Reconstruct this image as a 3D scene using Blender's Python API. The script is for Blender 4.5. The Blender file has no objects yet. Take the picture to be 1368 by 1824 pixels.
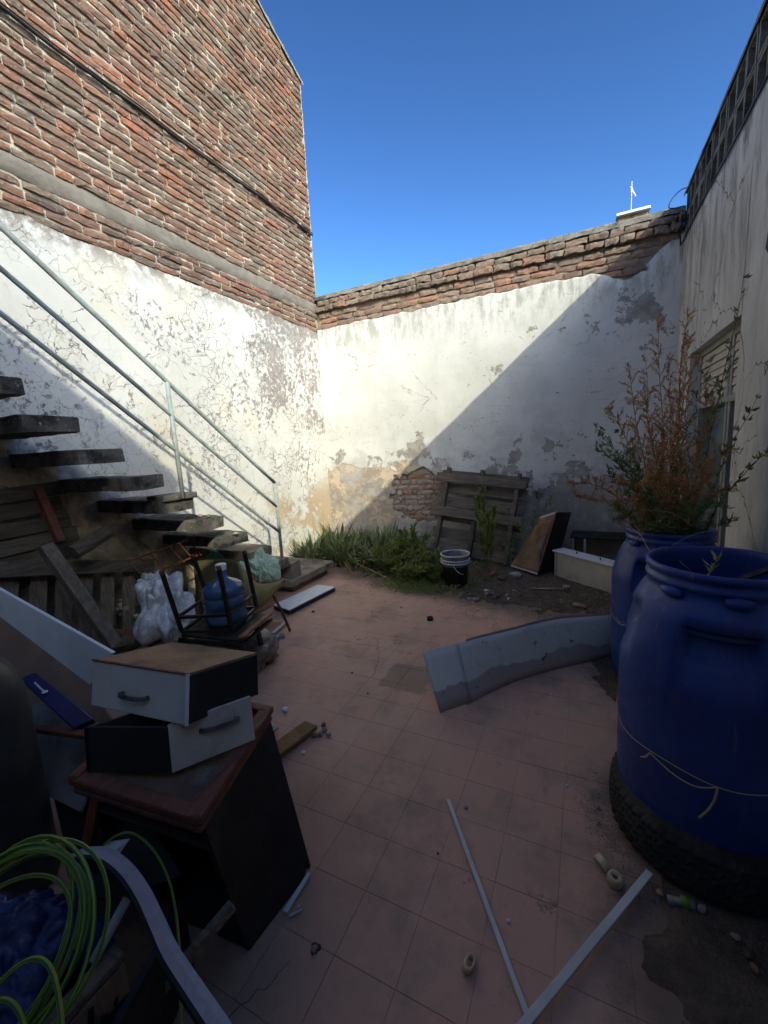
import bpy, bmesh, math, random
from math import radians, sin, cos, pi, sqrt
from mathutils import Vector, Matrix, noise, Euler
random.seed(7)
S = bpy.context.scene
COL = S.collection
# ------------------------------------------------------------ camera
CH = 1.5; FPX = 737.9; YAW, PITCH, ROLL = radians(25.93), radians(8.785), radians(-3.12)
_fw = Vector((-sin(YAW)*cos(PITCH), cos(YAW)*cos(PITCH), -sin(PITCH)))
_r = Vector((cos(YAW), sin(YAW), 0)); _u = _r.cross(_fw)
R2 = _r*cos(ROLL) + _u*sin(ROLL); U2 = -_r*sin(ROLL) + _u*cos(ROLL)
cam = bpy.data.cameras.new('camera'); co = bpy.data.objects.new('camera', cam); COL.objects.link(co)
cam.sensor_fit = 'VERTICAL'; cam.sensor_height = 36; cam.lens = FPX/1824*36
cam.clip_start = .02; cam.clip_end = 2000
m = Matrix((R2, U2, -_fw)).transposed().to_4x4(); m.translation = (0, 0, CH); co.matrix_world = m
S.camera = co
# ------------------------------------------------------------ light
SUN = Vector((-1, .924, -.84)).normalized()
W = bpy.data.worlds.new('World'); S.world = W; W.use_nodes = True
nt = W.node_tree; bgn = nt.nodes['Background']
sk = nt.nodes.new('ShaderNodeTexSky'); sk.sky_type = 'NISHITA'; sk.sun_disc = False
sk.sun_elevation = math.asin(-SUN.z); sk.sun_rotation = math.atan2(-SUN.x, -SUN.y)
sk.altitude = 0; sk.air_density = 1.0; sk.dust_density = 1.6; sk.ozone_density = 5.5
gm = nt.nodes.new('ShaderNodeGamma'); gm.inputs[1].default_value = 1.68
nt.links.new(sk.outputs[0], gm.inputs[0]); nt.links.new(gm.outputs[0], bgn.inputs[0]); bgn.inputs[1].default_value = .068
sl = bpy.data.lights.new('sun', 'SUN'); sl.energy = 2.05; sl.angle = radians(.53); sl.color = (1, .98, .95)
so = bpy.data.objects.new('sun', sl); COL.objects.link(so)
so.rotation_euler = SUN.to_track_quat('-Z', 'Y').to_euler(); so.location = (8, -8, 9)
S.view_settings.view_transform = 'Standard'; S.view_settings.look = 'None'
S.view_settings.exposure = .95; S.view_settings.gamma = 1
S.view_settings.use_white_balance = True; S.view_settings.white_balance_temperature = 7500; S.view_settings.white_balance_tint = -4
S.render.engine = 'CYCLES'
S.cycles.max_bounces = 12; S.cycles.diffuse_bounces = 8

# ------------------------------------------------------------ geometry of the yard
XL, YB, XR = -3.58, 5.45, .87

def P(px, py, x=None, y=None, z=None):
    v = R2*(px-684)/FPX - U2*(py-912)/FPX + _fw
    if x is not None: t = x/v.x
    elif y is not None: t = y/v.y
    else: t = (z-CH)/v.z
    return Vector((0, 0, CH)) + v*t

def proj(p):
    v = Vector(p)-Vector((0, 0, CH)); d = v.dot(_fw)
    if d < .05: return None
    return (684+FPX*v.dot(R2)/d, 912-FPX*v.dot(U2)/d, v.length)

# ------------------------------------------------------------ materials
class NT:
    def __init__(s, name):
        s.m = bpy.data.materials.new(name); s.m.use_nodes = True; s.t = s.m.node_tree
        s.b = s.t.nodes['Principled BSDF']; s.pos = s.new('NewGeometry').outputs['Position']
        s.b.inputs['Specular IOR Level'].default_value = .3
    def new(s, k): return s.t.nodes.new('ShaderNode'+k)
    def lk(s, a, b):
        if isinstance(a, (int, float)): b.default_value = a
        elif isinstance(a, (tuple, list)): b.default_value = (*a, 1)[:len(b.default_value)] if len(a) == 3 and len(b.default_value) == 4 else a
        else: s.t.links.new(a, b)
    def scale(s, v, sc, off=(0, 0, 0)):
        n = s.new('Mapping'); s.lk(v, n.inputs[0]); n.inputs['Scale'].default_value = sc; n.inputs['Location'].default_value = off; return n.outputs[0]
    def noise(s, v, scale, det=4, rough=.55, dist=0, col=False):
        n = s.new('TexNoise'); s.lk(v, n.inputs['Vector']); n.inputs['Scale'].default_value = scale
        n.inputs['Detail'].default_value = det; n.inputs['Roughness'].default_value = rough; n.inputs['Distortion'].default_value = dist
        return n.outputs['Color' if col else 'Fac']
    def edge(s, v, scale):
        n = s.new('TexVoronoi'); n.feature = 'DISTANCE_TO_EDGE'; s.lk(v, n.inputs['Vector']); n.inputs['Scale'].default_value = scale
        return n.outputs['Distance']
    def warp(s, v, scale, amt, det=4):
        n = s.noise(v, scale, det, .6, 0, True)
        a = s.new('VectorMath'); a.operation = 'SUBTRACT'; s.lk(n, a.inputs[0]); a.inputs[1].default_value = (.5, .5, .5)
        b = s.new('VectorMath'); b.operation = 'SCALE'; s.lk(a.outputs[0], b.inputs[0]); b.inputs['Scale'].default_value = amt
        c = s.new('VectorMath'); c.operation = 'ADD'; s.lk(v, c.inputs[0]); s.lk(b.outputs[0], c.inputs[1]); return c.outputs[0]
    def ramp(s, f, lo, hi, a=0., b=1.):
        n = s.new('MapRange'); n.interpolation_type = 'SMOOTHSTEP'; s.lk(f, n.inputs[0])
        for i, v in zip((1, 2, 3, 4), (lo, hi, a, b)): s.lk(v, n.inputs[i])
        return n.outputs[0]
    def math(s, op, a, b=0., c=0.):
        n = s.new('Math'); n.operation = op; s.lk(a, n.inputs[0]); s.lk(b, n.inputs[1])
        if op == 'MULTIPLY_ADD': s.lk(c, n.inputs[2])
        return n.outputs[0]
    def mix(s, f, a, b):
        n = s.new('Mix'); n.data_type = 'RGBA'; s.lk(f, n.inputs['Factor']); s.lk(a, n.inputs['A']) if not isinstance(a, tuple) else setattr(n.inputs[6], 'default_value', (*a, 1))
        if not isinstance(a, tuple): s.t.links.new(a, n.inputs[6])
        if isinstance(b, tuple): n.inputs[7].default_value = (*b, 1)
        else: s.t.links.new(b, n.inputs[7])
        return n.outputs[2]
    def xyz(s, v=None):
        n = s.new('SeparateXYZ'); s.lk(v or s.pos, n.inputs[0]); return n.outputs
    def rnd(s):
        a = s.new('ObjectInfo').outputs['Random']; b = s.new('NewGeometry').outputs['Random Per Island']
        return s.math('FRACT', s.math('ADD', a, b))
    def bump(s, h, st=.5, d=.01):
        n = s.new('Bump'); n.inputs['Strength'].default_value = st; n.inputs['Distance'].default_value = d
        s.lk(h, n.inputs['Height']); s.t.links.new(n.outputs[0], s.b.inputs['Normal'])
    def col(s, c):
        if isinstance(c, tuple): s.b.inputs['Base Color'].default_value = (*c, 1)
        else: s.t.links.new(c, s.b.inputs['Base Color'])
    def rough(s, r): s.lk(r, s.b.inputs['Roughness'])

MATS = {}
def pm(name, c1, c2=None, scale=6, rough=.7, bump=.2, bscale=40, metal=0, stretch=(1, 1, 1), spec=.3, dust=None, dcol=(.25, .2, .16), trans=0, vary=0, thr=(.35, .65)):
    if name in MATS: return MATS[name]
    n = NT(name); v = n.scale(n.pos, stretch)
    c = c1
    if c2: c = n.mix(n.ramp(n.noise(v, scale, 6, .65, .3), *thr), c1, c2)
    if dust: c = n.mix(n.ramp(n.noise(n.pos, scale*.6+2, 7, .7), .62-dust*.3, .8-dust*.2), c, dcol)
    if vary:
        h = n.new('HueSaturation'); n.lk(n.math('MULTIPLY_ADD', n.rnd(), vary, 1-vary/2), h.inputs['Value'])
        if isinstance(c, tuple): h.inputs['Color'].default_value = (*c, 1)
        else: n.lk(c, h.inputs['Color'])
        c = h.outputs[0]
    n.col(c); n.rough(n.ramp(n.noise(n.pos, 9, 4), .3, .7, max(rough-.12, .05), min(rough+.12, 1))); n.b.inputs['Metallic'].default_value = metal
    n.b.inputs['Specular IOR Level'].default_value = spec
    if trans: n.b.inputs['Transmission Weight'].default_value = trans
    if bump: n.bump(n.noise(v, bscale, 5, .6), bump, .01)
    MATS[name] = n.m; return n.m

def brick_mat(name, old=0):
    n = NT(name); r = n.rnd()
    cr = n.new('ValToRGB'); n.lk(r, cr.inputs[0]); e = cr.color_ramp; e.interpolation = 'LINEAR'
    stops = [(0, (.16, .085, .062)), (.2, (.22, .10, .07)), (.4, (.27, .115, .075)), (.55, (.175, .12, .088)), (.7, (.37, .125, .065)), (.82, (.21, .155, .115)), (1, (.13, .09, .068))]
    if old == 1: stops = [(0, (.19, .115, .085)), (.3, (.29, .175, .13)), (.5, (.36, .16, .10)), (.7, (.33, .23, .17)), (1, (.20, .14, .11))]
    if old == 2: stops = [(0, (.15, .11, .085)), (.35, (.24, .17, .13)), (.6, (.30, .16, .11)), (.8, (.21, .15, .12)), (1, (.30, .24, .18))]
    if old == 3: stops = [(0, (.35, .25, .2)), (.5, (.42, .32, .26)), (.8, (.40, .18, .12)), (1, (.3, .24, .2))]
    while len(e.elements) < len(stops): e.elements.new(.5)
    for q, (p, c) in zip(e.elements, stops): q.position = p; q.color = (*c, 1)
    off = n.new('CombineXYZ'); n.lk(n.math('MULTIPLY', r, 37.), off.inputs[0]); n.lk(n.math('MULTIPLY', r, 11.), off.inputs[2])
    va = n.new('VectorMath'); va.operation = 'ADD'; n.lk(n.pos, va.inputs[0]); n.lk(off.outputs[0], va.inputs[1]); v = va.outputs[0]
    c = n.mix(n.ramp(n.noise(v, 22, 5, .65), .46, .70), cr.outputs[0], (.13, .085, .065))
    c = n.mix(n.math('MULTIPLY', n.ramp(n.noise(n.pos, 30, 6, .7), .56, .68), .75), c, (.42, .35, .28))
    c = n.mix(n.math('MULTIPLY', n.ramp(n.noise(n.pos, 1.1, 5, .6), .5, .74), .5), c, (.13, .11, .09))
    c = n.mix(n.ramp(n.noise(n.pos, 2.3, 4), .3, .7, .05, .25), c, (.27, .22, .18))
    n.col(c); n.rough(.92); n.b.inputs['Specular IOR Level'].default_value = .12
    n.bump(n.noise(v, 60, 6, .7), .7, .012)
    return n.m

def plaster_mat(name, kind):
    n = NT(name); p = n.pos; x, y, z = n.xyz()
    base = n.mix(n.ramp(n.noise(p, 1.3, 5, .6), .35, .65), (.69, .665, .61), (.60, .575, .52))
    base = n.mix(n.math('MULTIPLY', n.ramp(n.noise(n.scale(p, (1.6, 1.6, .5)), 2.2, 6, .65), .52, .75), .55), base, (.50, .475, .43))
    w = n.warp(p, 3.5, .22); w2 = n.warp(w, 14, .05)
    if kind == 'left':
        base = n.mix(n.math('MULTIPLY', n.ramp(n.noise(p, 2.1, 4, .6, .3), .5, .68), .45), base, (.70, .60, .44))
        # mottled peeling: densest near the corner, upper middle; else patchy
        dens = n.math('MULTIPLY', n.ramp(y, 3.3, 4.6), n.ramp(z, 1.5, 2.2))
        pn = n.noise(n.warp(p, 7, .10), 17, 9, .80)
        th = n.math('MULTIPLY_ADD', dens, -.10, .60)
        th = n.math('ADD', th, n.math('MULTIPLY', n.ramp(n.noise(p, 1.7, 2), .35, .65, .07, -.05), 1.))
        peel = n.ramp(n.math('SUBTRACT', pn, th), 0., .02)
        cr = n.ramp(n.edge(n.warp(w2, 9, .06), 2.3), .002, .012, 1, 0)
        cr = n.math('MULTIPLY', n.math('MULTIPLY', cr, n.ramp(n.noise(p, 1.9, 3), .50, .58)), n.ramp(n.noise(p, 7, 4), .4, .6, .15, .9))
        cr2 = n.math('MULTIPLY', n.ramp(n.edge(n.warp(w2, 6, .12), 7), .002, .02, 1, 0), n.ramp(n.noise(n.scale(p, (1, 1, 1), (3, 5, 1)), 1.5, 3), .55, .62))
        cr3 = n.math('MULTIPLY', n.ramp(n.edge(n.warp(p, 10, .1), 9), .004, .03, 1, 0), n.math('MULTIPLY', n.ramp(n.noise(n.scale(p, (1, 1, 1), (9, 1, 3)), 2.2, 4), .44, .56), n.ramp(y, 2.6, 3.8, .35, .85)))
        cr = n.math('MAXIMUM', n.math('MAXIMUM', cr, cr2), cr3)
        edge_shade = n.ramp(n.math('ABSOLUTE', n.math('SUBTRACT', pn, th)), 0, .010, .75, 0)  # painted shadow line round the borders of peeled patches
        base = n.mix(peel, base, n.mix(n.ramp(n.noise(p, 12, 4), .4, .6), (.38, .33, .30), (.29, .25, .235)))
        base = n.mix(cr, base, (.22, .175, .15))
        base = n.mix(edge_shade, base, (.17, .14, .12))
        # bare brown render under the flight of steps: the paint stops along the string
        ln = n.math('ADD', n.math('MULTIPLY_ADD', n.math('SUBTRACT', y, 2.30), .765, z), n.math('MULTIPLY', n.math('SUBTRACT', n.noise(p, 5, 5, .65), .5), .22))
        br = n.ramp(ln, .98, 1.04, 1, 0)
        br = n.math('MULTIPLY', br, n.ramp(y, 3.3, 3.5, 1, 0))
        bc = n.mix(n.ramp(n.noise(p, 3.5, 7, .68), .4, .6), (.50, .39, .27), (.33, .25, .18))
        bc = n.mix(n.ramp(n.noise(p, 6, 7, .7), .56, .6), bc, (.44, .40, .34))
        bc = n.mix(n.ramp(n.noise(p, 4.4, 7, .7, .5), .58, .62), bc, (.20, .13, .095))
        base = n.mix(br, base, bc)
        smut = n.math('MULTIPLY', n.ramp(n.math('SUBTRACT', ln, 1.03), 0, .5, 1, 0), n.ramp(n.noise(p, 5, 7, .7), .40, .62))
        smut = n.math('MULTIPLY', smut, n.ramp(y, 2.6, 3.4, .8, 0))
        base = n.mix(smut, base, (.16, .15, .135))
        # dark mildew high on the left
        mm = n.math('MULTIPLY', n.ramp(y, 1.5, 2.7, 1, 0), n.ramp(n.noise(p, 11, 9, .76), .54, .6))
        mm = n.math('MULTIPLY', mm, n.ramp(z, 1.3, 1.7)); mm = n.math('MULTIPLY', mm, n.ramp(z, 2.2, 2.6, 1, 0))
        base = n.mix(mm, base, (.10, .10, .115))
        low = n.math('MULTIPLY', n.ramp(z, .75, 1.25, 1, 0), n.ramp(n.math('ADD', n.noise(p, 3.2, 7, .68), n.ramp(y, 4.5, 5.4, -.06, .08)), .46, .54))
        base = n.mix(n.math('MULTIPLY', low, n.ramp(y, 3.5, 4.4)), base, (.50, .385, .26))
        topd = n.math('MULTIPLY', n.ramp(z, 3.0, 3.26), n.ramp(n.noise(p, 7, 7, .7), .42, .56))
        base = n.mix(topd, base, (.28, .235, .2))
        hb = n.math('ADD', n.math('MULTIPLY', n.math('MAXIMUM', peel, cr), -1.), n.math('MULTIPLY', n.noise(p, 45, 5), .25))
    elif kind == 'back':
        base = n.mix(n.math('MULTIPLY', n.ramp(n.noise(n.scale(p, (1, 1, .6)), 1.2, 4), .4, .7), .4), base, (.66, .65, .59))
        cr = n.ramp(n.edge(n.scale(n.warp(w2, 7, .09), (.45, .45, 1.6)), 2.0), .001, .008, .8, 0)
        cr = n.math('MULTIPLY', cr, n.math('MULTIPLY', n.math('MULTIPLY', n.ramp(n.noise(p, 1.5, 3), .46, .58), n.ramp(n.noise(p, 6, 4), .4, .62, .1, .85)), n.ramp(z, .9, 1.6)))
        pn = n.noise(n.warp(p, 4, .2), 3.1, 9, .7)
        hs = n.math('MULTIPLY', n.ramp(x, -.1, .35), n.ramp(z, 2.3, 2.6)); hs = n.math('MULTIPLY', hs, n.ramp(z, 3.0, 3.3, 1, 0))
        th = n.math('ADD', n.ramp(z, .7, 2.0, .48, .645), n.math('MULTIPLY', hs, -.12))
        peel = n.ramp(n.math('SUBTRACT', pn, th), 0., .012)
        sp = n.math('MULTIPLY', n.ramp(n.noise(p, 19, 8, .72), .62, .65), n.ramp(n.noise(p, 1.3, 2), .48, .62))
        # paint gone from the foot of the wall: ochre and grey render
        lowl = n.math('ADD', n.ramp(n.math('ADD', z, n.math('MULTIPLY', n.ramp(x, -2.4, -1., 0, 1), .30)), .85, 1.65, .25, -.20), n.noise(n.warp(p, 3, .3), 2.6, 8, .66))
        low = n.ramp(lowl, .53, .555)
        lc = n.mix(n.ramp(n.noise(p, 4, 6, .7), .44, .58), (.60, .47, .33), (.36, .285, .22))
        lc = n.mix(n.ramp(x, -2.2, -1.0), lc, (.33, .30, .265))
        base = n.mix(low, base, lc)
        base = n.mix(peel, base, n.mix(n.ramp(n.noise(p, 9, 5), .4, .6), (.42, .37, .32), (.30, .265, .235)))
        base = n.mix(n.math('MULTIPLY', sp, .8), base, (.30, .25, .22))
        gs_ = n.math('MULTIPLY', n.ramp(n.noise(n.warp(p, 2, .3), 1.7, 8, .7), .47, .63), n.ramp(z, .9, 2.4, .75, .22))
        base = n.mix(gs_, base, (.45, .42, .385))
        fl_ = n.math('MULTIPLY', n.ramp(n.noise(n.scale(p, (1, 1, 1.6)), 13, 9, .75), .6, .625), n.ramp(n.noise(n.scale(p, (1, 1, 1), (5, 2, 8)), 1.6, 3), .46, .56))
        base = n.mix(n.math('MULTIPLY', fl_, .7), base, (.36, .31, .275))
        base = n.mix(cr, base, (.34, .28, .23))
        base = n.mix(n.ramp(n.math('ABSOLUTE', n.math('SUBTRACT', pn, th)), 0, .008, .7, 0), base, (.18, .15, .13))  # thin shadow painted along the peel borders
        base = n.mix(n.ramp(n.math('ABSOLUTE', n.math('SUBTRACT', lowl, .545)), 0, .008, .55, 0), base, (.2, .16, .13))  # same painted shadow edge where the bare foot begins
        mould = n.math('MULTIPLY', n.ramp(n.noise(n.scale(p, (1, 1, 1), (2, 1, 7)), 2.3, 7, .7), .58, .66), n.ramp(z, .8, 1.5, 1, 0))
        mould = n.math('MULTIPLY', mould, n.ramp(x, -1.6, -.6))
        base = n.mix(mould, base, (.09, .085, .08))
        topd = n.math('MULTIPLY', n.ramp(z, 2.7, 3.24), n.ramp(n.noise(n.scale(p, (3, 3, .8)), 5, 7, .7), .44, .62))
        base = n.mix(n.math('MULTIPLY', topd, .75), base, (.30, .28, .24))
        hb = n.math('ADD', n.math('MULTIPLY', n.math('MAXIMUM', n.math('MAXIMUM', low, peel), cr), -1.), n.math('MULTIPLY', n.noise(p, 40, 5), .3))
    else:
        base = n.mix(n.ramp(n.noise(p, 1.2, 4), .4, .6), (.58, .57, .535), (.50, .49, .455))
        st = n.noise(n.scale(n.warp(p, 3, .15), (1, 3.2, .6)), 2.6, 9, .74)
        stm = n.math('MULTIPLY', n.ramp(st, .44, .62), n.ramp(z, 2.1, 3.3, .25, .8))
        base = n.mix(stm, base, (.17, .155, .14))
        cr = n.ramp(n.edge(n.scale(n.warp(w2, 8, .06), (1, .7, 1)), 1.6), .002, .009, 1, 0)
        cr = n.math('MULTIPLY', cr, n.ramp(n.noise(p, 1.1, 3), .42, .5))
        base = n.mix(cr, base, (.18, .13, .11))
        dm = n.math('MULTIPLY', n.ramp(n.noise(p, 2.2, 7, .7), .5, .66), n.ramp(z, .6, 1.5, .9, .1))
        base = n.mix(dm, base, (.28, .24, .21))
        hb = n.math('ADD', n.math('MULTIPLY', cr, -1.), n.math('MULTIPLY', n.noise(p, 30, 5), .5))
    n.col(base); n.rough(.93); n.b.inputs['Specular IOR Level'].default_value = .1; n.bump(hb, .7, .008)
    return n.m

def tile_mat():
    n = NT('red_cement_tile'); p = n.pos; x, y, z = n.xyz(); r = n.rnd()
    c = n.mix(n.ramp(r, 0, 1), (.52, .285, .205), (.48, .275, .20))
    c = n.mix(n.ramp(n.noise(p, 1.4, 6, .65, .4), .38, .66), c, (.46, .285, .20))
    c = n.mix(n.math('MULTIPLY', n.ramp(n.noise(p, 2.6, 8, .7), .46, .68), .75), c, (.25, .18, .135))
    c = n.mix(n.math('MULTIPLY', n.ramp(n.noise(n.scale(p, (1, .35, 1)), 9, 8, .75), .56, .75), .5), c, (.48, .36, .31))
    c = n.mix(n.math('MULTIPLY', n.ramp(n.noise(p, 70, 4, .8), .60, .70), .6), c, (.16, .11, .09))
    c = n.mix(n.math('MULTIPLY', n.ramp(n.math('ADD', x, n.noise(p, 4, 5, .7)), .45, .95), .65), c, (.27, .23, .195))
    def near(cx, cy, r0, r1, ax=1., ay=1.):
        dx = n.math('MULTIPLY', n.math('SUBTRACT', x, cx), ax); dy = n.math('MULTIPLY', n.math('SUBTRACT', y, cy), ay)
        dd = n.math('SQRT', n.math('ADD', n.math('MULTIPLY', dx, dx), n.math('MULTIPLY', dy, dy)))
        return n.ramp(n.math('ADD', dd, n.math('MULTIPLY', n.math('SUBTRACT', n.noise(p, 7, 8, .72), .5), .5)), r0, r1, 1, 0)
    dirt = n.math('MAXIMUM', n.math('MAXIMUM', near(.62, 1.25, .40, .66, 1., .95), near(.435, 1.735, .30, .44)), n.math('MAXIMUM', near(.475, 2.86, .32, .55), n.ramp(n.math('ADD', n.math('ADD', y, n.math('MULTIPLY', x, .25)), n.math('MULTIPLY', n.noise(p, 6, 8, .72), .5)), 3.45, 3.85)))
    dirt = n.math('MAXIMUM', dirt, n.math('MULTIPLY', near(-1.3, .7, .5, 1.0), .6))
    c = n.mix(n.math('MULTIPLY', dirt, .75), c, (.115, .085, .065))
    blot = n.math('MULTIPLY', n.ramp(n.noise(p, 5.5, 9, .78), .585, .63), n.ramp(n.noise(n.scale(p, (1, 1, 1), (4, 4, 0)), 1.6, 3), .48, .6))
    c = n.mix(n.math('MULTIPLY', blot, .6), c, (.12, .085, .07))
    # damp stain beside the sheet
    sx = n.math('ABSOLUTE', n.math('ADD', x, 1.02)); sy = n.math('ABSOLUTE', n.math('ADD', y, -2.32))
    d = n.math('ADD', n.math('MAXIMUM', sx, sy), n.math('MULTIPLY', n.noise(p, 12, 5), .1))
    c = n.mix(n.math('MULTIPLY', n.ramp(d, .19, .215, 1, 0), .6), c, (.17, .115, .085))
    w = n.warp(p, 4, .2)
    ck = n.math('MULTIPLY', n.ramp(n.edge(w, 1.3), .0012, .003, 1, 0), n.ramp(n.noise(p, 1, 2), .56, .62))
    c = n.mix(ck, c, (.08, .05, .045))
    sc = n.math('MULTIPLY', n.ramp(n.noise(n.scale(p, (9, 1.2, 1)), 3, 5, .6), .70, .74), .6)
    c = n.mix(sc, c, (.42, .34, .31))
    n.col(c); n.rough(n.ramp(n.noise(p, 5, 6), .3, .7, .5, .8)); n.bump(n.noise(p, 60, 6, .7), .25, .004)
    return n.m

def wood_mat(name, a, b, axis='x', rough=.85):
    s = {'x': (1, 9, 9), 'y': (9, 1, 9), 'z': (9, 9, 1)}[axis]
    return pm(name, a, b, 5, rough, .6, 14, stretch=s, dust=.35, dcol=tuple(v*.55 for v in a), vary=.5)

def conc_mat(name, a, b, c=(.06, .055, .05)):
    n = NT(name); p = n.pos
    k = n.mix(n.ramp(n.noise(p, 6, 7, .7), .4, .6), a, b)
    k = n.mix(n.ramp(n.noise(p, 3.3, 8, .72), .5, .62), k, c)
    k = n.mix(n.math('MULTIPLY', n.ramp(n.noise(p, 34, 6, .7), .6, .68), .6), k, (.5, .47, .42))
    n.col(k); n.rough(.93); n.bump(n.noise(p, 30, 8, .7), .8, .012); n.b.inputs['Specular IOR Level'].default_value = .12
    return n.m

# ------------------------------------------------------------ mesh helpers
def tri_frame(d):
    d = d.normalized(); a = Vector((0, 0, 1)) if abs(d.z) < .9 else Vector((1, 0, 0))
    u = d.cross(a).normalized(); return u, d.cross(u).normalized()

def smooth(pts, k=5):
    pts = [Vector(p) for p in pts]; r = []
    for i in range(len(pts)-1):
        a, b, c, d = pts[max(i-1, 0)], pts[i], pts[i+1], pts[min(i+2, len(pts)-1)]
        for j in range(k):
            t = j/k; r.append((b*2+(c-a)*t+(a*2-b*5+c*4-d)*t*t+(b*3-a-c*3+d)*t**3)*.5)
    return r+[pts[-1]]

class MB:
    def __init__(s): s.v = []; s.f = []; s.mi = []; s.cur = 0
    def face(s, *i): s.f.append(i); s.mi.append(s.cur)
    def add(s, vs, fs):
        o = len(s.v); s.v += [Vector(v) for v in vs]
        for f in fs: s.face(*[o+i for i in f])
        return s
    def hexa(s, p):
        return s.add(p, [(3, 2, 1, 0), (4, 5, 6, 7), (0, 1, 5, 4), (1, 2, 6, 5), (2, 3, 7, 6), (3, 0, 4, 7)])
    def box(s, c, d, rz=0, rot=None):
        M = rot or Matrix.Rotation(rz, 3, 'Z'); c = Vector(c)
        q = [(-1, -1, -1), (1, -1, -1), (1, 1, -1), (-1, 1, -1), (-1, -1, 1), (1, -1, 1), (1, 1, 1), (-1, 1, 1)]
        return s.hexa([c+M@Vector((a*d[0]/2, b*d[1]/2, e*d[2]/2)) for a, b, e in q])
    def quad_slab(s, p, t):
        p = [Vector(a) for a in p]; n = (p[1]-p[0]).cross(p[3]-p[0]).normalized()*t
        return s.hexa([a-n for a in p]+p) if t > 0 else s.hexa(p+[a-n for a in p])
    def beam(s, a, b, w, h, up=Vector((0, 0, 1))):
        a = Vector(a); b = Vector(b); d = (b-a).normalized(); u = Vector(up)
        r = d.cross(u).normalized()*w/2; k = r.cross(d).normalized()*h/2
        return s.hexa([a-r-k, a+r-k, b+r-k, b-r-k, a-r+k, a+r+k, b+r+k, b-r+k])
    def tube(s, path, r, n=8, cap=True):
        path = [Vector(p) for p in path]; L = len(path); o = len(s.v); pu = None
        for i, p in enumerate(path):
            d = path[min(i+1, L-1)]-path[max(i-1, 0)]
            if d.length < 1e-6: d = Vector((0, 0, 1))
            d.normalize()
            if pu is None: u, w = tri_frame(d)
            else:
                u = (pu-d*pu.dot(d)).normalized(); w = d.cross(u)
            pu = u; rr = r(i/(L-1)) if callable(r) else r
            s.v += [p+(u*cos(2*pi*k/n)+w*sin(2*pi*k/n))*rr for k in range(n)]
        for i in range(L-1):
            for k in range(n):
                a = o+i*n+k; b = o+i*n+(k+1) % n; s.face(a, b, b+n, a+n)
        if cap:
            s.face(*[o+k for k in range(n)][::-1]); s.face(*[o+(L-1)*n+k for k in range(n)])
        return s
    def lathe(s, prof, c, n=40, mod=None, cap=True):
        c = Vector(c); o = len(s.v)
        for r, z in prof:
            for k in range(n):
                a = 2*pi*k/n; rr = r*(mod(a, z) if mod else 1); s.v.append(c+Vector((rr*cos(a), rr*sin(a), z)))
        for i in range(len(prof)-1):
            for k in range(n):
                a = o+i*n+k; b = o+i*n+(k+1) % n; s.face(a, b, b+n, a+n)
        return s
    def grid(s, fn, nu, nv):
        o = len(s.v); s.v += [Vector(fn(i/nu, j/nv)) for j in range(nv+1) for i in range(nu+1)]
        for j in range(nv):
            for i in range(nu):
                a = o+j*(nu+1)+i; s.face(a, a+1, a+nu+2, a+nu+1)
        return s
    def build(s, name, mat, parent=None, loc=None, smooth=False, bevel=0, solid=0):
        me = bpy.data.meshes.new(name)
        if parent is not None: org = Vector(parent['_o'])
        elif loc is not None: org = Vector(loc)
        else:
            xs = [v.x for v in s.v]; ys = [v.y for v in s.v]; zs = [v.z for v in s.v]
            org = Vector(((min(xs)+max(xs))/2, (min(ys)+max(ys))/2, min(zs)))
        me.from_pydata([v-org for v in s.v], [], s.f)
        for k in (mat if isinstance(mat, (list, tuple)) else [mat]): me.materials.append(k)
        if any(s.mi): me.polygons.foreach_set('material_index', s.mi)
        if smooth: me.polygons.foreach_set('use_smooth', [True]*len(me.polygons))
        me.update()
        o = bpy.data.objects.new(name, me); COL.objects.link(o); o['_o'] = tuple(org)
        if parent is not None: o.parent = parent
        else: o.location = org
        if solid:
            q = o.modifiers.new('s', 'SOLIDIFY'); q.thickness = solid; q.offset = 0
        if bevel:
            q = o.modifiers.new('b', 'BEVEL'); q.width = bevel; q.segments = 1 if bevel < .004 else 2; q.limit_method = 'ANGLE'
        return o

def tag(o, label=None, cat=None, group=None, kind=None):
    for k, v in (('label', label), ('category', cat), ('group', group), ('kind', kind)):
        if v: o[k] = v
    return o
def empty(name, loc, label, cat, group=None):
    o = bpy.data.objects.new(name, None); COL.objects.link(o); o.location = loc; o['_o'] = tuple(loc); o.empty_display_size = .1
    return tag(o, label, cat, group)
def nz(p, s=1., o=0): return noise.noise(Vector(p)*s+Vector((o, o*1.7, o*.3)))
def inst(src, name, loc, parent=None, rot=None, sc=None):
    o = bpy.data.objects.new(name, src); COL.objects.link(o); o.location = loc
    if parent is not None: o.parent = parent; o.location = Vector(loc)-Vector(parent['_o'])
    if rot: o.rotation_euler = rot
    if sc: o.scale = sc
    return o

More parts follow.
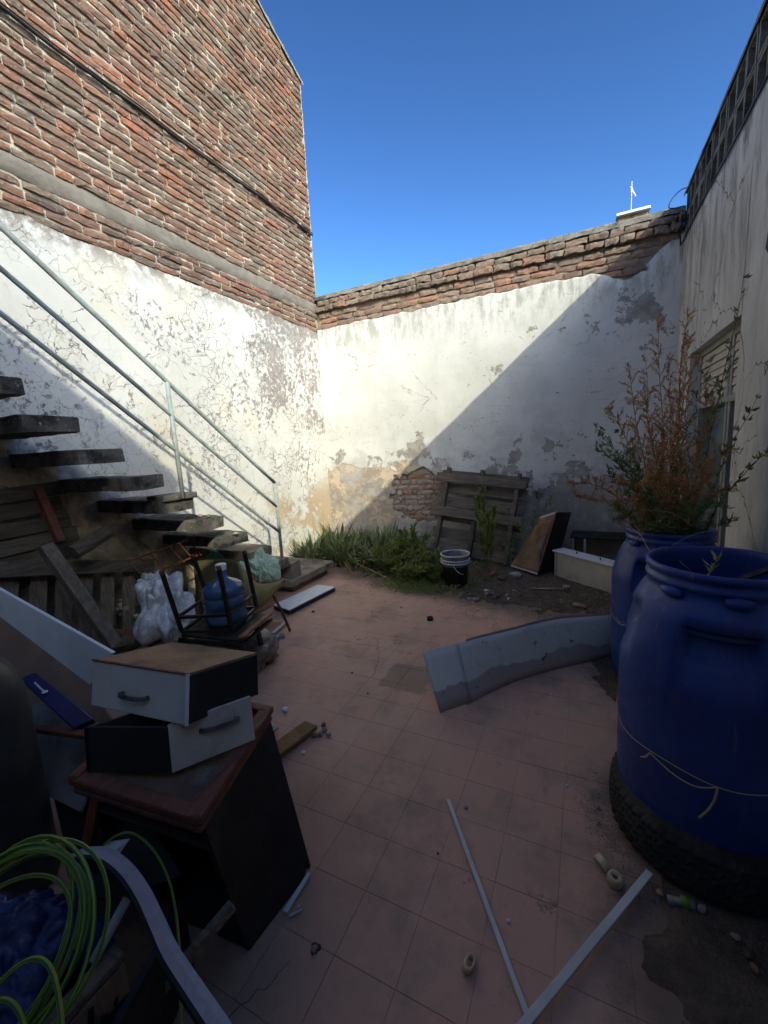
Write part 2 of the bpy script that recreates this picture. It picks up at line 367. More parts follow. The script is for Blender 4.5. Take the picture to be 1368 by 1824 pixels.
# ------------------------------------------------------------ palette
M_brick = brick_mat('weathered_red_brick'); M_brick_old = brick_mat('pale_rough_brick', 1); M_brick_cap = brick_mat('grey_lichen_brick', 2); M_brick_patch = brick_mat('plaster_stained_brick', 3)
M_mortar = pm('lime_mortar', (.52, .45, .36), (.33, .27, .21), 7, .95, .9, 30, spec=.1)
M_mortar2 = pm('earth_mortar', (.34, .26, .18), (.20, .16, .12), 7, .95, .9, 30, spec=.1)
M_band = pm('cement_band', (.235, .20, .165), (.17, .145, .12), 5, .95, .6, 30, spec=.1)
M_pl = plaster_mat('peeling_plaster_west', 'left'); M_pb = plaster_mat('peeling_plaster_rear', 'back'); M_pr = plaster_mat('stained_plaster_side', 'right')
M_tile = tile_mat()
M_dirt = pm('dark_earth', (.075, .056, .043), (.125, .095, .07), 9, .97, 1., 45, spec=.1)
M_conc = conc_mat('mildewed_concrete', (.15, .135, .115), (.09, .08, .07), (.035, .032, .03))
M_conc2 = conc_mat('worn_concrete', (.26, .215, .165), (.19, .155, .12), (.11, .09, .07))
M_pipe = pm('galvanised_pipe', (.40, .44, .42), (.28, .31, .30), 8, .5, .15, 60, metal=.0, dust=.25, dcol=(.24, .13, .07))
M_oldwood = wood_mat('grey_weathered_wood_x', (.23, .18, .135), (.12, .092, .068), 'x'); M_oldwoodz = wood_mat('grey_weathered_wood_z', (.17, .135, .10), (.085, .066, .05), 'z'); M_oldwoody = wood_mat('grey_weathered_wood_y', (.13, .105, .08), (.06, .048, .037), 'y')
M_redwood = wood_mat('red_stained_wood', (.20, .075, .045), (.12, .045, .03), 'y', .6)
M_orwood = wood_mat('varnished_orange_wood', (.27, .11, .045), (.17, .065, .03), 'z', .55)
M_hard = pm('brown_hardboard', (.33, .19, .10), (.22, .125, .07), 5, .85, .25, 50, dust=.5, dcol=(.13, .08, .05))
M_hard2 = pm('dusty_hardboard', (.25, .165, .115), (.19, .12, .085), 4, .85, .15, 80, dust=.3, dcol=(.13, .1, .08))
M_white = pm('white_melamine', (.66, .67, .68), (.56, .57, .58), 3, .4, .05, 40, dust=.15, dcol=(.3, .26, .22))
M_greymel = pm('grimy_grey_laminate', (.50, .455, .39), (.40, .36, .31), 4, .5, .08, 60, dust=.3, dcol=(.2, .17, .15))
M_black = pm('black_laminate', (.014, .013, .013), (.022, .02, .019), 5, .5, .08, 60, dust=.15, dcol=(.05, .04, .035))
M_blackmetal = pm('black_painted_steel', (.012, .012, .012), (.03, .022, .018), 12, .45, .15, 60, metal=.2)
def barrel_mat():
    n = NT('blue_barrel_plastic'); p = n.pos; x, y, z = n.xyz()
    c = n.mix(n.ramp(n.noise(p, 2.6, 6, .6), .35, .65), (.010, .030, .17), (.020, .058, .24))
    c = n.mix(n.math('MULTIPLY', n.ramp(n.noise(n.scale(p, (1, 1, .25)), 7, 8, .72), .54, .72), .45), c, (.07, .11, .25))
    c = n.mix(n.math('MULTIPLY', n.ramp(n.noise(n.scale(p, (9, 9, .7)), 4, 6, .7), .62, .68), .4), c, (.16, .18, .24))
    c = n.mix(n.math('MULTIPLY', n.ramp(n.noise(n.scale(p, (.6, .6, 9)), 9, 6, .7), .66, .70), .35), c, (.14, .17, .28))
    c = n.mix(n.math('MULTIPLY', n.ramp(n.noise(p, 5, 9, .75), .56, .68), n.ramp(z, .15, .75, .85, .25)), c, (.10, .085, .075))
    n.col(c); n.rough(n.ramp(n.noise(p, 9, 7, .7), .35, .65, .32, .62)); n.b.inputs['Specular IOR Level'].default_value = .45
    n.bump(n.noise(p, 18, 7, .7), .14, .01); return n.m
M_barrel = barrel_mat()
M_tyre = pm('old_tyre_rubber', (.018, .018, .018), (.035, .033, .03), 8, .8, .2, 50, dust=.3, dcol=(.07, .06, .05))
M_string = pm('pale_string', (.38, .32, .2), None, rough=.9, bump=0)
M_soil = pm('potting_soil', (.03, .022, .016), (.06, .045, .032), 20, .95, 1, 60)
M_sheet = pm('grey_painted_sheet', (.24, .245, .235), (.19, .195, .185), 3, .45, .06, 30, dust=.2, dcol=(.16, .13, .11))
M_bone = pm('dried_bone', (.55, .43, .29), (.42, .31, .2), 15, .6, .3, 60)
M_marrow = pm('dark_marrow', (.06, .025, .02), None, rough=.7, bump=.3)
M_alu = pm('white_coated_aluminium', (.52, .52, .50), (.44, .44, .42), 7, .4, .05, 60, dust=.15)
M_tank = pm('old_gas_cylinder_paint', (.035, .037, .036), (.055, .055, .052), 5, .5, .2, 30, dust=.25, dcol=(.09, .08, .07))
M_blue = pm('chipped_navy_paint', (.02, .018, .075), (.03, .028, .10), 6, .4, .1, 30)
M_leafd = pm('aloe_leaf', (.10, .135, .05), (.20, .22, .09), 9, .5, .1, 40, vary=.5)
M_leafg = pm('weed_leaf', (.13, .17, .04), (.20, .22, .06), 9, .6, .1, 40, vary=.6)
M_leafy = pm('yellow_green_weed', (.27, .27, .07), (.18, .22, .055), 9, .6, .1, 40, vary=.6)
M_leafb = pm('mugwort_leaf', (.13, .19, .055), (.20, .25, .08), 9, .6, .1, 40, vary=.6)
M_rust = pm('dried_russet_leaf', (.60, .32, .12), (.44, .22, .08), 9, .8, .1, 40, vary=.7)
M_stemr = pm('straw_stem', (.42, .28, .13), (.30, .19, .09), 12, .8, .2, 40, vary=.4)
M_dry = pm('dry_grass', (.42, .34, .2), (.3, .23, .13), 9, .9, .1, 40, vary=.6)
M_stone = pm('pale_rubble', (.34, .30, .26), (.22, .17, .14), 9, .95, .6, 40, vary=.8)

# ============================================================ SETTING
g = MB(); g.grid(lambda u, v: (-300+600*u, -300+600*v, -.03), 4, 4)
tag(g.build('ground', pm('bare_ground', (.12, .10, .075), (.09, .08, .06), 1, .95, .3, 5), loc=(0, 0, -.03)), kind='structure')
fl = MB().box((-1.25, 1.8, -.0125), (5.2, 7.6, .02)).build('yard_floor', pm('floor_grout', (.46, .27, .19), (.30, .19, .135), 5, .95, .3, 50), loc=(0, 0, 0))
tag(fl, kind='structure')
TS = .2; gap = .0008
def tile_geo(mb, cx, cy, dz=0, tx=0, ty=0):
    h = TS/2-gap/2; k = .0006; vs = []
    for hh, z in ((h, -.012), (h, -.0012), (h-k, 0)):
        vs += [Vector((cx+a*hh, cy+b*hh, z+dz+(a*tx+b*ty)*h)) for a, b in ((-1, -1), (1, -1), (1, 1), (-1, 1))]
    fs = [(8, 9, 10, 11)]
    for l in (0, 4):
        fs += [(l+i, l+(i+1) % 4, l+4+(i+1) % 4, l+4+i) for i in range(4)]
    mb.add(vs, fs)
tm = [MB() for _ in range(6)]; tiles_me = []
for q in tm:
    tile_geo(q, 0, 0, 0, random.uniform(-.0025, .0025), random.uniform(-.0025, .0025))
    me = bpy.data.meshes.new('tile'); me.from_pydata(q.v, [], q.f); me.materials.append(M_tile); tiles_me.append(me)
cells = []
for i in range(-19, 6):
    for j in range(-8, 22):
        cx = -.05+.2*i+.1; cy = .03+.2*j+.1
        if cx < XL+.05 or cx > XR-.1: continue
        pr = proj((cx, cy, 0)); vis = pr is not None and -60 < pr[0] < 1430 and pr[1] < 1900
        hid = cx < -2.85 or (cx > .15 and cy > 1.9)
        cells.append(((0 if vis else 100)+(50 if hid else 0)+(pr[2] if pr else 50), cx, cy))
cells.sort()
rest = MB()
for k, (d, cx, cy) in enumerate(cells):
    if k < 300:
        inst(random.choice(tiles_me), 'tile', (cx, cy, random.uniform(-.0006, .0002)), fl)
    else: tile_geo(rest, cx, cy, random.uniform(-.0006, .0002))
tag(rest.build('tile_remainder', M_tile, fl), kind='stuff')

# dirt bed along the back and around the barrels
def dirt_h(x, y):
    e = 4.05+.12*nz((x, 0, 0), 2.2)-.38*max(0, min(1, (x+1.7)/.9))+.25*max(0, min(1, (-2.2-x)/.6))
    a = (y-e)/.35
    b = (.40-sqrt(((x-.43)/1.0)**2+((y-2.85)/1.25)**2))/.1
    c = (.44-sqrt((x-.62)**2+((y-1.25)/1.0)**2))/.12
    d = (x-.62)/.1
    m_ = max(a, b, c, d)+.55*nz((x, y, 8), 8)+.35*nz((x, y, 2), 23); m_ = max(-1, min(1, m_))
    return -.008+.022*m_+.018*nz((x, y, 0), 3.)*max(m_, 0)+.006*nz((x, y, 5), 14)+max(0, min(1, (y-4.4)/1.))*.05
db = MB(); db.grid(lambda u, v: (XL+(XR-XL)*u, .2+(YB-.2)*v, dirt_h(XL+(XR-XL)*u, .2+(YB-.2)*v)), 190, 220)
tag(db.build('dirt_bed', M_dirt, loc=(0, 0, 0), smooth=True), kind='structure')

# ---- brick meshes
def brick_mesh(name, mat, L, H, D, rough, seed):
    rnd = random.Random(seed); nx, nyy = 5, 3; q = MB(); top = []
    for j in range(nyy):
        for i in range(nx):
            u = i/(nx-1); v = j/(nyy-1); e = (u in (0, 1))+(v in (0, 1))
            x = (u-.5)*L; z = (v-.5)*H
            x += rnd.uniform(-1, 1)*rough*.6; z += rnd.uniform(-1, 1)*rough*.55
            d = D-(.003+rough*.2)*e+rnd.uniform(-1, .5)*rough*.55
            q.v.append(Vector((x, -d, z)))
    for j in range(nyy-1):
        for i in range(nx-1):
            a = j*nx+i; q.face(a, a+1, a+nx+1, a+nx)
    ring = [i for i in range(nx)]+[j*nx+nx-1 for j in range(1, nyy)]+[(nyy-1)*nx+i for i in range(nx-2, -1, -1)]+[j*nx for j in range(nyy-2, 0, -1)]
    o = len(q.v)
    for r in ring: q.v.append(Vector((q.v[r].x*1.01, .03, q.v[r].z*1.03)))
    for k in range(len(ring)):
        a, b = ring[k], ring[(k+1) % len(ring)]; q.face(b, a, o+k, o+(k+1) % len(ring))
    me = bpy.data.meshes.new(name); me.from_pydata(q.v, [], q.f); me.materials.append(mat); return me, q
def lay(parent, spots, variants, Mrot, limit):
    """spots: (weight, loc, length scale, height scale)"""
    spots.sort(key=lambda s: s[0]); rest = MB()
    eul = Mrot.to_euler()
    for k, (w, loc, sx, sz) in enumerate(spots):
        me, q = random.choice(variants); tilt = random.uniform(-.025, .025)
        R = Mrot @ Matrix.Rotation(tilt, 3, 'Y')
        if k < limit: inst(me, 'brick', loc, parent, R.to_euler(), (sx, 1, sz))
        else: rest.add([Vector(loc)+R@Vector((v.x*sx, v.y, v.z*sz)) for v in q.v], q.f)
    if rest.v: tag(rest.build('brick_remainder', variants[0][0].materials[0], parent), kind='stuff')

# ---- west (left) boundary wall with tall brick gable
wl = empty('boundary_wall', (XL, 3, 0), 'tall wall on the left, peeling white plaster below and bare red brick above', 'wall')
RW = Matrix.Rotation(radians(90), 3, 'Z')       # local -y faces +x
ZP = 3.25
def ptop(y): return 3.235+.03*nz((0, y, 0), 3)+.012*nz((0, y, 0), 13)
pl = MB()
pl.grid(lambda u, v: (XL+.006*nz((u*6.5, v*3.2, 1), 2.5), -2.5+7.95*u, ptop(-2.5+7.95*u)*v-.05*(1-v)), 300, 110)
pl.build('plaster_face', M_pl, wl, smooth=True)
pe = MB()
pe.grid(lambda u, v: (XL-.06*v, -2.5+7.95*u, ptop(-2.5+7.95*u)), 300, 1).build('plaster_edge', M_mortar2, wl)
def tower_top(y): return min(6.52+.37*(5.45-y), 7.9)
mo = MB()
ny_, nz_ = 240, 200
mo.grid(lambda u, v: (XL-.013+.009*nz((u*6.6, v*4.6, 3), 8)+.006*nz((u*6.6, v*4.6, 3), 22), -.5+6.0*u, 3.2+(tower_top(-.5+6.0*u)-3.2)*v), ny_, nz_)
mo.build('mortar_bed', M_mortar, wl, smooth=True)
core = MB(); y0, y1 = -.5, 5.49
core.hexa([Vector(a) for a in ((XL-.35, y0, 0), (XL-.05, y0, 0), (XL-.05, y1, 0), (XL-.35, y1, 0), (XL-.35, y0, tower_top(y0)-.03), (XL-.05, y0, tower_top(y0)-.03), (XL-.05, y1, tower_top(y1)-.03), (XL-.35, y1, tower_top(y1)-.03))])
core.build('wall_core', M_mortar, wl)
bd = MB(); bd.grid(lambda u, v: (XL+.004+.006*nz((u*9, v, 4), 4)-(.012 if v in (0, 1) else 0), -1+6.48*u, 3.50+.13*v+.006*nz((u*9, v*3, 2), 3)), 200, 5)
bd.build('cement_band', M_band, wl, smooth=True)
cp = MB(); cp.grid(lambda u, v: (XL+.02-.42*max(0, v-.35)/.65, -.5+6.02*u, tower_top(-.5+6.02*u)+.05*min(1, v/.35)-.03+.02*nz((u*9, v, 4), 5)), 90, 4)
cp.build('coping', conc_mat('lichen_cement', (.30, .29, .25), (.2, .19, .165), (.08, .08, .075)), wl)
vb = [brick_mesh('brick', M_brick, .238, .0455, .012, .010, s) for s in range(18)]
spots = []
def bw(p):
    pr = proj(p)
    if pr is None: return 99
    return pr[2]+(0 if -30 < pr[0] < 1400 and -30 < pr[1] < 1850 else 50)
rowz = [3.265+.066*i for i in range(4)]+[3.665+.07*i for i in range(60)]
for k, z in enumerate(rowz):
    y = -.5+random.uniform(0, .25)
    while y < 5.46:
        L = random.choice((1, 1, 1, 1, .96, 1.04, .5)) * .255
        if y+L > 5.47: L = 5.47-y
        if L < .05: break
        yc = y+L/2; zz = z+.010*nz((yc, z, 0), 1.3)+.006*nz((yc, z, 9), 5)
        y += L
        if zz > tower_top(yc)-.05: continue
        p = (XL-.003+random.uniform(-.007, .009), yc, zz)
        spots.append((bw(p), p, (L-.013)/.243, random.uniform(.92, 1.1)))
lay(wl, spots, vb, RW, 250)
# cable along the brickwork
cb = MB(); pts = []
for i in range(60):
    y = .3+5.2*i/59; pts.append((XL+.03+.006*sin(i*1.7), y, 4.96-.245*(y-.3)*1.0+.016*sin(i*.9)-.02*sin(i*.33)))
cz = lambda y: 4.46+(1.86-y)*.355
pts = []
for i in range(70):
    y = .2+5.26*i/69; zc = P(0, 20, x=XL).z; a = P(0, 20, x=XL); b = P(560, 425, x=XL)
    t = (y-a.y)/(b.y-a.y); pts.append((XL+.028+.006*nz((y, 0, 0), 4), y, a.z+(b.z-a.z)*t+.02*nz((y, 1, 0), 2.5)))
cb.tube(pts, .011, 6); cb.tube([Vector(p)+Vector((0.006, 0, .02+.012*nz((p[1], 7, 0), 3))) for p in pts], .006, 5)
tag(cb.build('cable', pm('black_cable', (.012, .012, .012), None, rough=.6, bump=0), smooth=True), 'black cables running along the tall red brick wall', 'cable')

# ---- rear wall
wb = empty('rear_wall', (-1.3, YB, 0), 'low rear wall with cracked white plaster and crumbling brick top', 'wall')
RB = Matrix.Identity(3)
def in_patch(x, z):
    a = (x+2.10)/.42; b = (z-.80)/.36
    a = abs(a)**2.6; b = abs(b)**2.2
    return a+b+1.0*nz((x, z, 0), 4.2)+.7*nz((x, z, 3), 12) < .85
def rtop(x):
    t = 3.235-.012*(x+3.6)/1.; 
    return P_top(x)
def P_top(x):
    return 3.27+.02*nz((x, 0, 0), 3)+.015*nz((x, 0, 0), 11)+(.20*max(0, (x-.50)/.35) if x > .50 else 0)-.13*math.exp(-((x-.36)/.2)**2)
nx_, nzz = 300, 215
o = MB()
def pbk(u, v):
    x = XL-.02+(XR-XL+.04)*u; z = -.1+(P_top(x)+.1)*v
    return (x, YB+.006*nz((x, z, 1), 2.3)+.002*nz((x, z, 1), 9), z)
o.grid(pbk, nx_, nzz)
keep = [(f) for f in o.f if not in_patch(sum(o.v[i].x for i in f)/4, sum(o.v[i].z for i in f)/4)]
o.f = keep; o.mi = [0]*len(keep)
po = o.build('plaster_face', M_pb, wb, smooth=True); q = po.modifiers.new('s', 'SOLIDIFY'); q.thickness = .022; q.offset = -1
mb2 = MB(); mb2.grid(lambda u, v: (XL+(XR-XL)*u, YB+.026+.010*nz((u*4.4, v*3.8, 3), 9)+.006*nz((u*4.4, v*3.8, 3), 24), 3.74*v), 220, 180)
mb2.build('mortar_bed', M_mortar2, wb, smooth=True)
MB().box(((XL+XR)/2-.1, YB+.17, 1.83), (XR-XL+.5, .26, 3.72)).build('wall_core', M_mortar2, wb)
vo = [brick_mesh('brick', M_brick_old, .235, .062, .016, .016, s+50) for s in range(12)]
vc = [brick_mesh('brick', M_brick_cap, .215, .062, .055, .018, s+80) for s in range(12)]
vp = [brick_mesh('brick', M_brick_patch, .235, .058, .008, .009, s+120) for s in range(10)]
sp = []
for k, z in enumerate((3.225, 3.30, 3.375, 3.45)):
    x = XL+random.uniform(0, .1)
    while x < XR-.02:
        L = random.uniform(.19, .30); L = min(L, XR-x)
        if L < .06: break
        if z < P_top(x+L/2)-.005: x += L; continue
        p = (x+L/2, YB+.012+random.uniform(-.008, .012), z+.012*nz((x, z, 0), 2.)); sp.append((bw(p), p, (L-.015)/.235, random.uniform(.9, 1.08))); x += L
lay(wb, sp, vo, RB, 99)
sp = []
for k, z in enumerate((3.535, 3.61)):
    x = XL+random.uniform(0, .1)
    while x < XR-.02:
        L = random.uniform(.13, .25); L = min(L, XR-x)
        if L < .06: break
        p = (x+L/2, YB+.0+random.uniform(-.012, .012), z+.010*nz((x, z, 0), 2.)); sp.append((bw(p), p, (L-.013)/.215, random.uniform(.92, 1.1))); x += L
lay(wb, sp, vc, RB, 99)
sp = []
for k in range(13):
    z = .42+.072*k; x = -2.62+(.12 if k % 2 else 0)
    while x < -1.55:
        L = .25
        if in_patch(x+L*.5, z) or in_patch(x+.2*L, z) or in_patch(x+.8*L, z):
            p = (x+L/2, YB+.020+random.uniform(-.004, .004), z); sp.append((bw(p), p, .93, 1))
        x += L
lay(wb, sp, vp, RB, 99)
cc = MB()
cc.grid(lambda u, v: (XL-.03+(XR-XL+.03)*u, YB-.045+.33*max(0, v-.2)/.8+.012*nz((u*4, 0, 0), 6), 3.655+.045*min(1, v/.2)+.014*nz((u*4.4, v, 0), 7)), 150, 5)
cc.build('coping', conc_mat('cement_coping', (.25, .23, .20), (.17, .155, .13), (.07, .065, .06)), wb)

# ---- east (right) wall with window and breeze-block parapet
wr = empty('side_wall', (XR, 3, 0), 'grey stained plaster wall on the right with a window and pierced block parapet', 'wall')
WY0, WY1, WZ0, WZ1 = 3.44, 4.83, .55, 2.2
ys = [-1.2, WY0, WY1, YB+.02]
def rface(ya, yb, za, zb, nu, nv):
    o = MB(); o.grid(lambda u, v: (XR+.006*nz((ya+(yb-ya)*u, za+(zb-za)*v, 2), 2.), yb+(ya-yb)*u, za+(zb-za)*v), nu, nv); return o
o = MB()
for a, b, c, d in ((-2.5, WY0, -.05, 3.40), (WY1, YB+.02, -.05, 3.40), (WY0, WY1, WZ1, 3.40), (WY0, WY1, -.05, WZ0)):
    t = rface(a, b, c, d, 24, 24); k = len(o.v); o.v += t.v; o.f += [tuple(i+k for i in f) for f in t.f]; o.mi += t.mi
o.build('plaster_face', M_pr, wr, smooth=True)
rv = MB(); D = .16
for a, b in (((XR, WY0, WZ0), (XR, WY0, WZ1)), ((XR, WY0, WZ1), (XR, WY1, WZ1)), ((XR, WY1, WZ1), (XR, WY1, WZ0)), ((XR, WY1, WZ0), (XR, WY0, WZ0))):
    a = Vector(a); b = Vector(b); dd = Vector((D, 0, 0)); rv.add([a, b, b+dd, a+dd], [(0, 1, 2, 3)])
rv.build('window_reveal', M_pr, wr)
MB().box((XR+.32, 1.48, 1.9), (.26, 8.2, 3.86)).build('wall_core', M_pr, wr)
wn = empty('window', (XR+.1, (WY0+WY1)/2, WZ0), None, None); wn.parent = wr; wn.location = Vector(wn['_o'])-Vector(wr['_o'])
M_fr = pm('cream_window_frame', (.30, .29, .26), (.22, .215, .19), 6, .5, .1, 40)
f = MB(); X = XR+.10
for y in (WY0+.035, WY1-.035, (WY0+WY1)/2-.2, WY0+.42): f.box((X, y, (WZ0+WZ1)/2), (.06, .07 if y in (WY0+.035, WY1-.035) else .045, WZ1-WZ0))
for z in (WZ0+.03, WZ1-.02, 1.72): f.box((X-.004, (WY0+WY1)/2, z), (.05, WY1-WY0-.14, .05))
f.build('frame', M_fr, wn, bevel=.003)
for k in range(7): MB().box((X-.012-.004*(k % 2), (WY0+WY1)/2, 1.775+.058*k), (.014, WY1-WY0-.15, .054), rot=Matrix.Rotation(.16, 3, 'Y')).build('shutter_slat', M_greymel, wn, bevel=.003)
gl = NT('window_glass_greenish'); gl.col((.07, .10, .09)); gl.rough(.12); gl.b.inputs['Specular IOR Level'].default_value = .6
MB().box((X+.02, (WY0+WY1)/2, (WZ0+1.72)/2), (.006, WY1-WY0-.15, 1.72-WZ0-.02)).build('pane', gl.m, wn)
# pierced parapet blocks
M_bb = conc_mat('sooty_breeze_block', (.24, .22, .195), (.16, .145, .13), (.07, .062, .056))
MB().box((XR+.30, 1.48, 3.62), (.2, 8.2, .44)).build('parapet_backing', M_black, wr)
bq = MB(); w_, h_, t_ = .185, .205, .022
for c, d in (((0, -w_/2+t_/2, 0), (.1, t_, h_)), ((0, w_/2-t_/2, 0), (.1, t_, h_)), ((0, 0, h_/2-t_/2), (.098, w_-2*t_, t_)), ((0, 0, -h_/2+t_/2), (.098, w_-2*t_, t_))): bq.box(c, d)
bme = bpy.data.meshes.new('breeze_block'); bme.from_pydata(bq.v, [], bq.f); bme.materials.append(M_bb)
for r in range(2):
    k = 0; y = YB-.10
    while y > -2.4:
        inst(bme, 'breeze_block', (XR+.055+random.uniform(-.004, .004), y, 3.51+.212*r), wr, (random.uniform(-.02, .02), 0, 0)); y -= .192
cc = MB(); cc.grid(lambda u, v: (XR-.01+.42*max(0, v-.3)/.7, YB+.05-8.0*u, 3.815+.035*min(1, v/.3)+.014*nz((u*7, v, 0), 7)), 120, 4)
cc.build('coping', M_bb, wr)
cb = MB(); pts = [(XR-.012, y, 3.375+.012*sin(y*3)-.02*(4-y)*.2) for y in [YB-.06-5.0*i/40 for i in range(41)]]
pts = [(XR-.03, YB-.07, 3.62), (XR-.04, YB-.05, 3.45), (XR-.03, YB-.06, 3.34)]+pts
cb.tube(pts, .007, 6)
cb.tube(smooth([(XR-.03, YB-.06, 3.60), (XR-.08, YB-.03, 3.70), (XR-.13, YB+.05, 3.76), (XR-.10, YB+.12, 3.86), (XR-.02, YB+.12, 3.93), (XR+.08, YB+.1, 3.92)]), .005, 6)
tag(cb.build('cable', MATS['black_cable'], smooth=True), 'thin black cable under the pierced block parapet on the right wall', 'cable')
wl_ = MB(); c = P(1396, 412, x=XR-.06)
wl_.lathe([(.001, -.09), (.045, -.085), (.06, -.05), (.055, .02), (.03, .06), (.001, .065)], c+Vector((0, 0, 0)), 16); wl_.beam(c+Vector((0, 0, .03)), c+Vector((.07, 0, .05)), .02, .02)
tag(wl_.build('wall_lamp', M_black, smooth=True), 'small black lamp on the right wall at the frame edge', 'lamp')

# ---- unseen house behind the camera, shaped to cast the yard's shadow line
hs = empty('unseen_house', (-.9, -2.7, 0), 'unseen two storey white house behind the viewpoint, shaped to shade the yard', 'unseen_house')
MB().box((-.8, -2.65, 3.07), (5.9, .3, 6.149)).build('wall', M_pr, hs)
MB().box((-1.9, -2.49, 1.02), (.9, .05, 2.04)).build('added_door', M_orwood, hs, bevel=.01)  # invented openings that make the shadow caster look like a house
MB().box((.1, -2.49, 1.5), (1.1, .05, 1.1)).build('window', M_fr, hs, bevel=.01); MB().box((-1.0, -2.49, 4.6), (1.2, .05, 1.2)).build('window', M_fr, hs, bevel=.01)  # invented windows of the unseen shadow caster

# ---- beyond the rear wall
rb = empty('neighbour_tank_house', (.53, 7.2, 0), 'small concrete rooftop block with white flashing behind the rear wall', 'building')
MB().hexa([Vector(p) for p in ((.36, 7.0, 0), (.71, 7.0, 0), (.71, 7.5, 0), (.36, 7.5, 0), (.36, 7.0, 4.40), (.71, 7.0, 4.40), (.71, 7.5, 4.46), (.36, 7.5, 4.46))]).build('wall', M_conc2, rb)
MB().box((.535, 7.2, 4.42), (.39, .55, .03)).build('flashing', M_white, rb)
an = MB(); an.tube([(.52, 7.1, 4.43), (.52, 7.1, 4.86)], .006, 6); an.tube([(.52, 7.1, 4.76), (.57, 7.1, 4.66)], .010, 6); an.tube([(.52, 7.1, 4.78), (.515, 7.1, 4.72)], .014, 6)
an.tube([(.50, 7.1, 4.80), (.54, 7.1, 4.74)], .006, 5)
tag(an.build('antenna', M_alu), 'thin pale antenna mast on the rooftop block', 'antenna')

# ============================================================ STAIRCASE
XE = -2.79
st = empty('staircase', (XL, 3.5, 0), 'cantilevered concrete steps with pipe handrail along the left wall', 'staircase')
def tread(xa, xb, ya, yb, zt, th, mat, seed):
    o = MB(); rr = random.Random(seed); nu, nv = 10, 4
    def ring(v):  # cross-section around in y/z
        return [(ya, zt-th), (ya, zt-.01), (ya+.008, zt), ((ya+yb)/2, zt-.002), (yb-.008, zt), (yb, zt-.01), (yb, zt-th), ((ya+yb)/2, zt-th)]
    R = ring(0); n = len(R)
    for i in range(nu+1):
        x = xa+(xb-xa)*i/nu
        for k, (y, z) in enumerate(R):
            d = .009
            e = .006 if i == nu else 0
            o.v.append(Vector((x+(rr.uniform(-.01, .004) if i == nu else 0), y+d*nz((x, y, z), 9, seed)+(e if k < 3 else -e if 3 < k < 7 else 0), z+d*nz((x, y, z), 8, seed+3)-(e*.6 if k in (2, 3, 4) else 0))))
    for i in range(nu):
        for k in range(n):
            a = i*n+k; b = i*n+(k+1) % n; o.face(b, a, a+n, b+n)
    o.face(*[nu*n+k for k in range(n)]); 
    return o.build('tread', mat, st)
ty = {}
for k in range(-5, 9):
    far = 2.31+.272*(k-4) if k >= 4 else 2.31+.256*(k-4); zt = 1.20-.197*(k-4)
    near = far-.30
    xe = XE+random.uniform(-.02, .02)
    if k < -1: xe = XE
    tread(XL-.02, xe, near, far, zt, .095, M_conc if k < 7 else M_conc2, k+20)
    ty[k] = (near, far, zt)
# repaired lip on step four
MB().box((XE-.09, ty[4][0]+.17, 1.213), (.20, .30, .045)).build('patched_lip', M_conc, st, bevel=.01)
MB().box((-3.2, 3.5, .18), (.8, .16, .3)).build('riser', M_conc2, st)
a = P(524, 1035, z=.16); b = P(593, 998, z=.16)
tread(XL-.02, (a.x+b.x)/2, a.y, b.y, .16, .075, M_conc2, 77)
MB().box((-3.22, 3.8, .04), (.78, .66, .09)).build('foundation', M_conc2, st, bevel=.01)
rl = empty('handrail', (XE, 2.2, 0), None, None); rl.parent = st; rl.location = Vector(rl['_o'])-Vector(st['_o'])
xr = XE+.0
def zr(y, off): return 2.07-.79*(y-2.19)+off
for off, yo in ((0, 0), (-.245, -.01), (-.505, .015)):
    y0 = .1; pts = [(xr, y0+(3.27-y0)*i/12, zr(y0+(3.27-y0)*i/12, off)+.002*sin(i)) for i in range(13)]
    MB().tube(pts, .0165 if off == 0 else .0145, 10).build('rail', M_pipe, rl, smooth=True)
MB().tube([(xr, 3.27, zr(3.27, 0)+.006), (xr, 3.275, .44)], .0165, 10).build('post', M_pipe, rl, smooth=True)
MB().tube([(xr, 2.19, 2.07), (xr, 2.20, 1.2)], .016, 10).build('post', M_pipe, rl, smooth=True)
MB().tube([(xr, .75, zr(.75, 0)), (xr, .75, ty[-2][2]-.1)], .016, 10).build('post', M_pipe, rl, smooth=True)

# rubble on the steps
def rock(c, s, mat, name='rubble_piece', seed=0, label=None, cat='stone', group=None, flat=1.):
    bm = bmesh.new(); bmesh.ops.create_icosphere(bm, subdivisions=2, radius=1)
    for v in bm.verts: v.co *= 1+.35*nz(v.co, 1.3, seed)+.1*nz(v.co, 4, seed)
    me = bpy.data.meshes.new(name)
    for v in bm.verts: v.co = Vector((v.co.x*s[0], v.co.y*s[1], v.co.z*s[2]*flat))
    bm.to_mesh(me); bm.free(); me.materials.append(mat)
    o = bpy.data.objects.new(name, me); COL.objects.link(o); o.location = c; o.rotation_euler.z = seed*1.3
    return tag(o, label, cat, group)
for i, (px, py, k, l) in enumerate(((357, 918, 5, 'pale plaster chip on the fifth visible step near its outer edge'), (372, 919, 5, 'brown brick chip on the same step as the pale plaster chip'), (347, 954, 6, 'small brick chip in the middle of the step below'), (420, 950, 6, 'flat brick chip on the outer far edge of the lower step'), (490, 998, 8, 'broken mortar crumb on the step at the foot of the railing'))):
    p = P(px, py, z=ty[k][2]+.012); rock(p, (.025, .02, .014), M_stone, 'stone_chip', i, l, 'stone chip', 'chips lying on the steps')

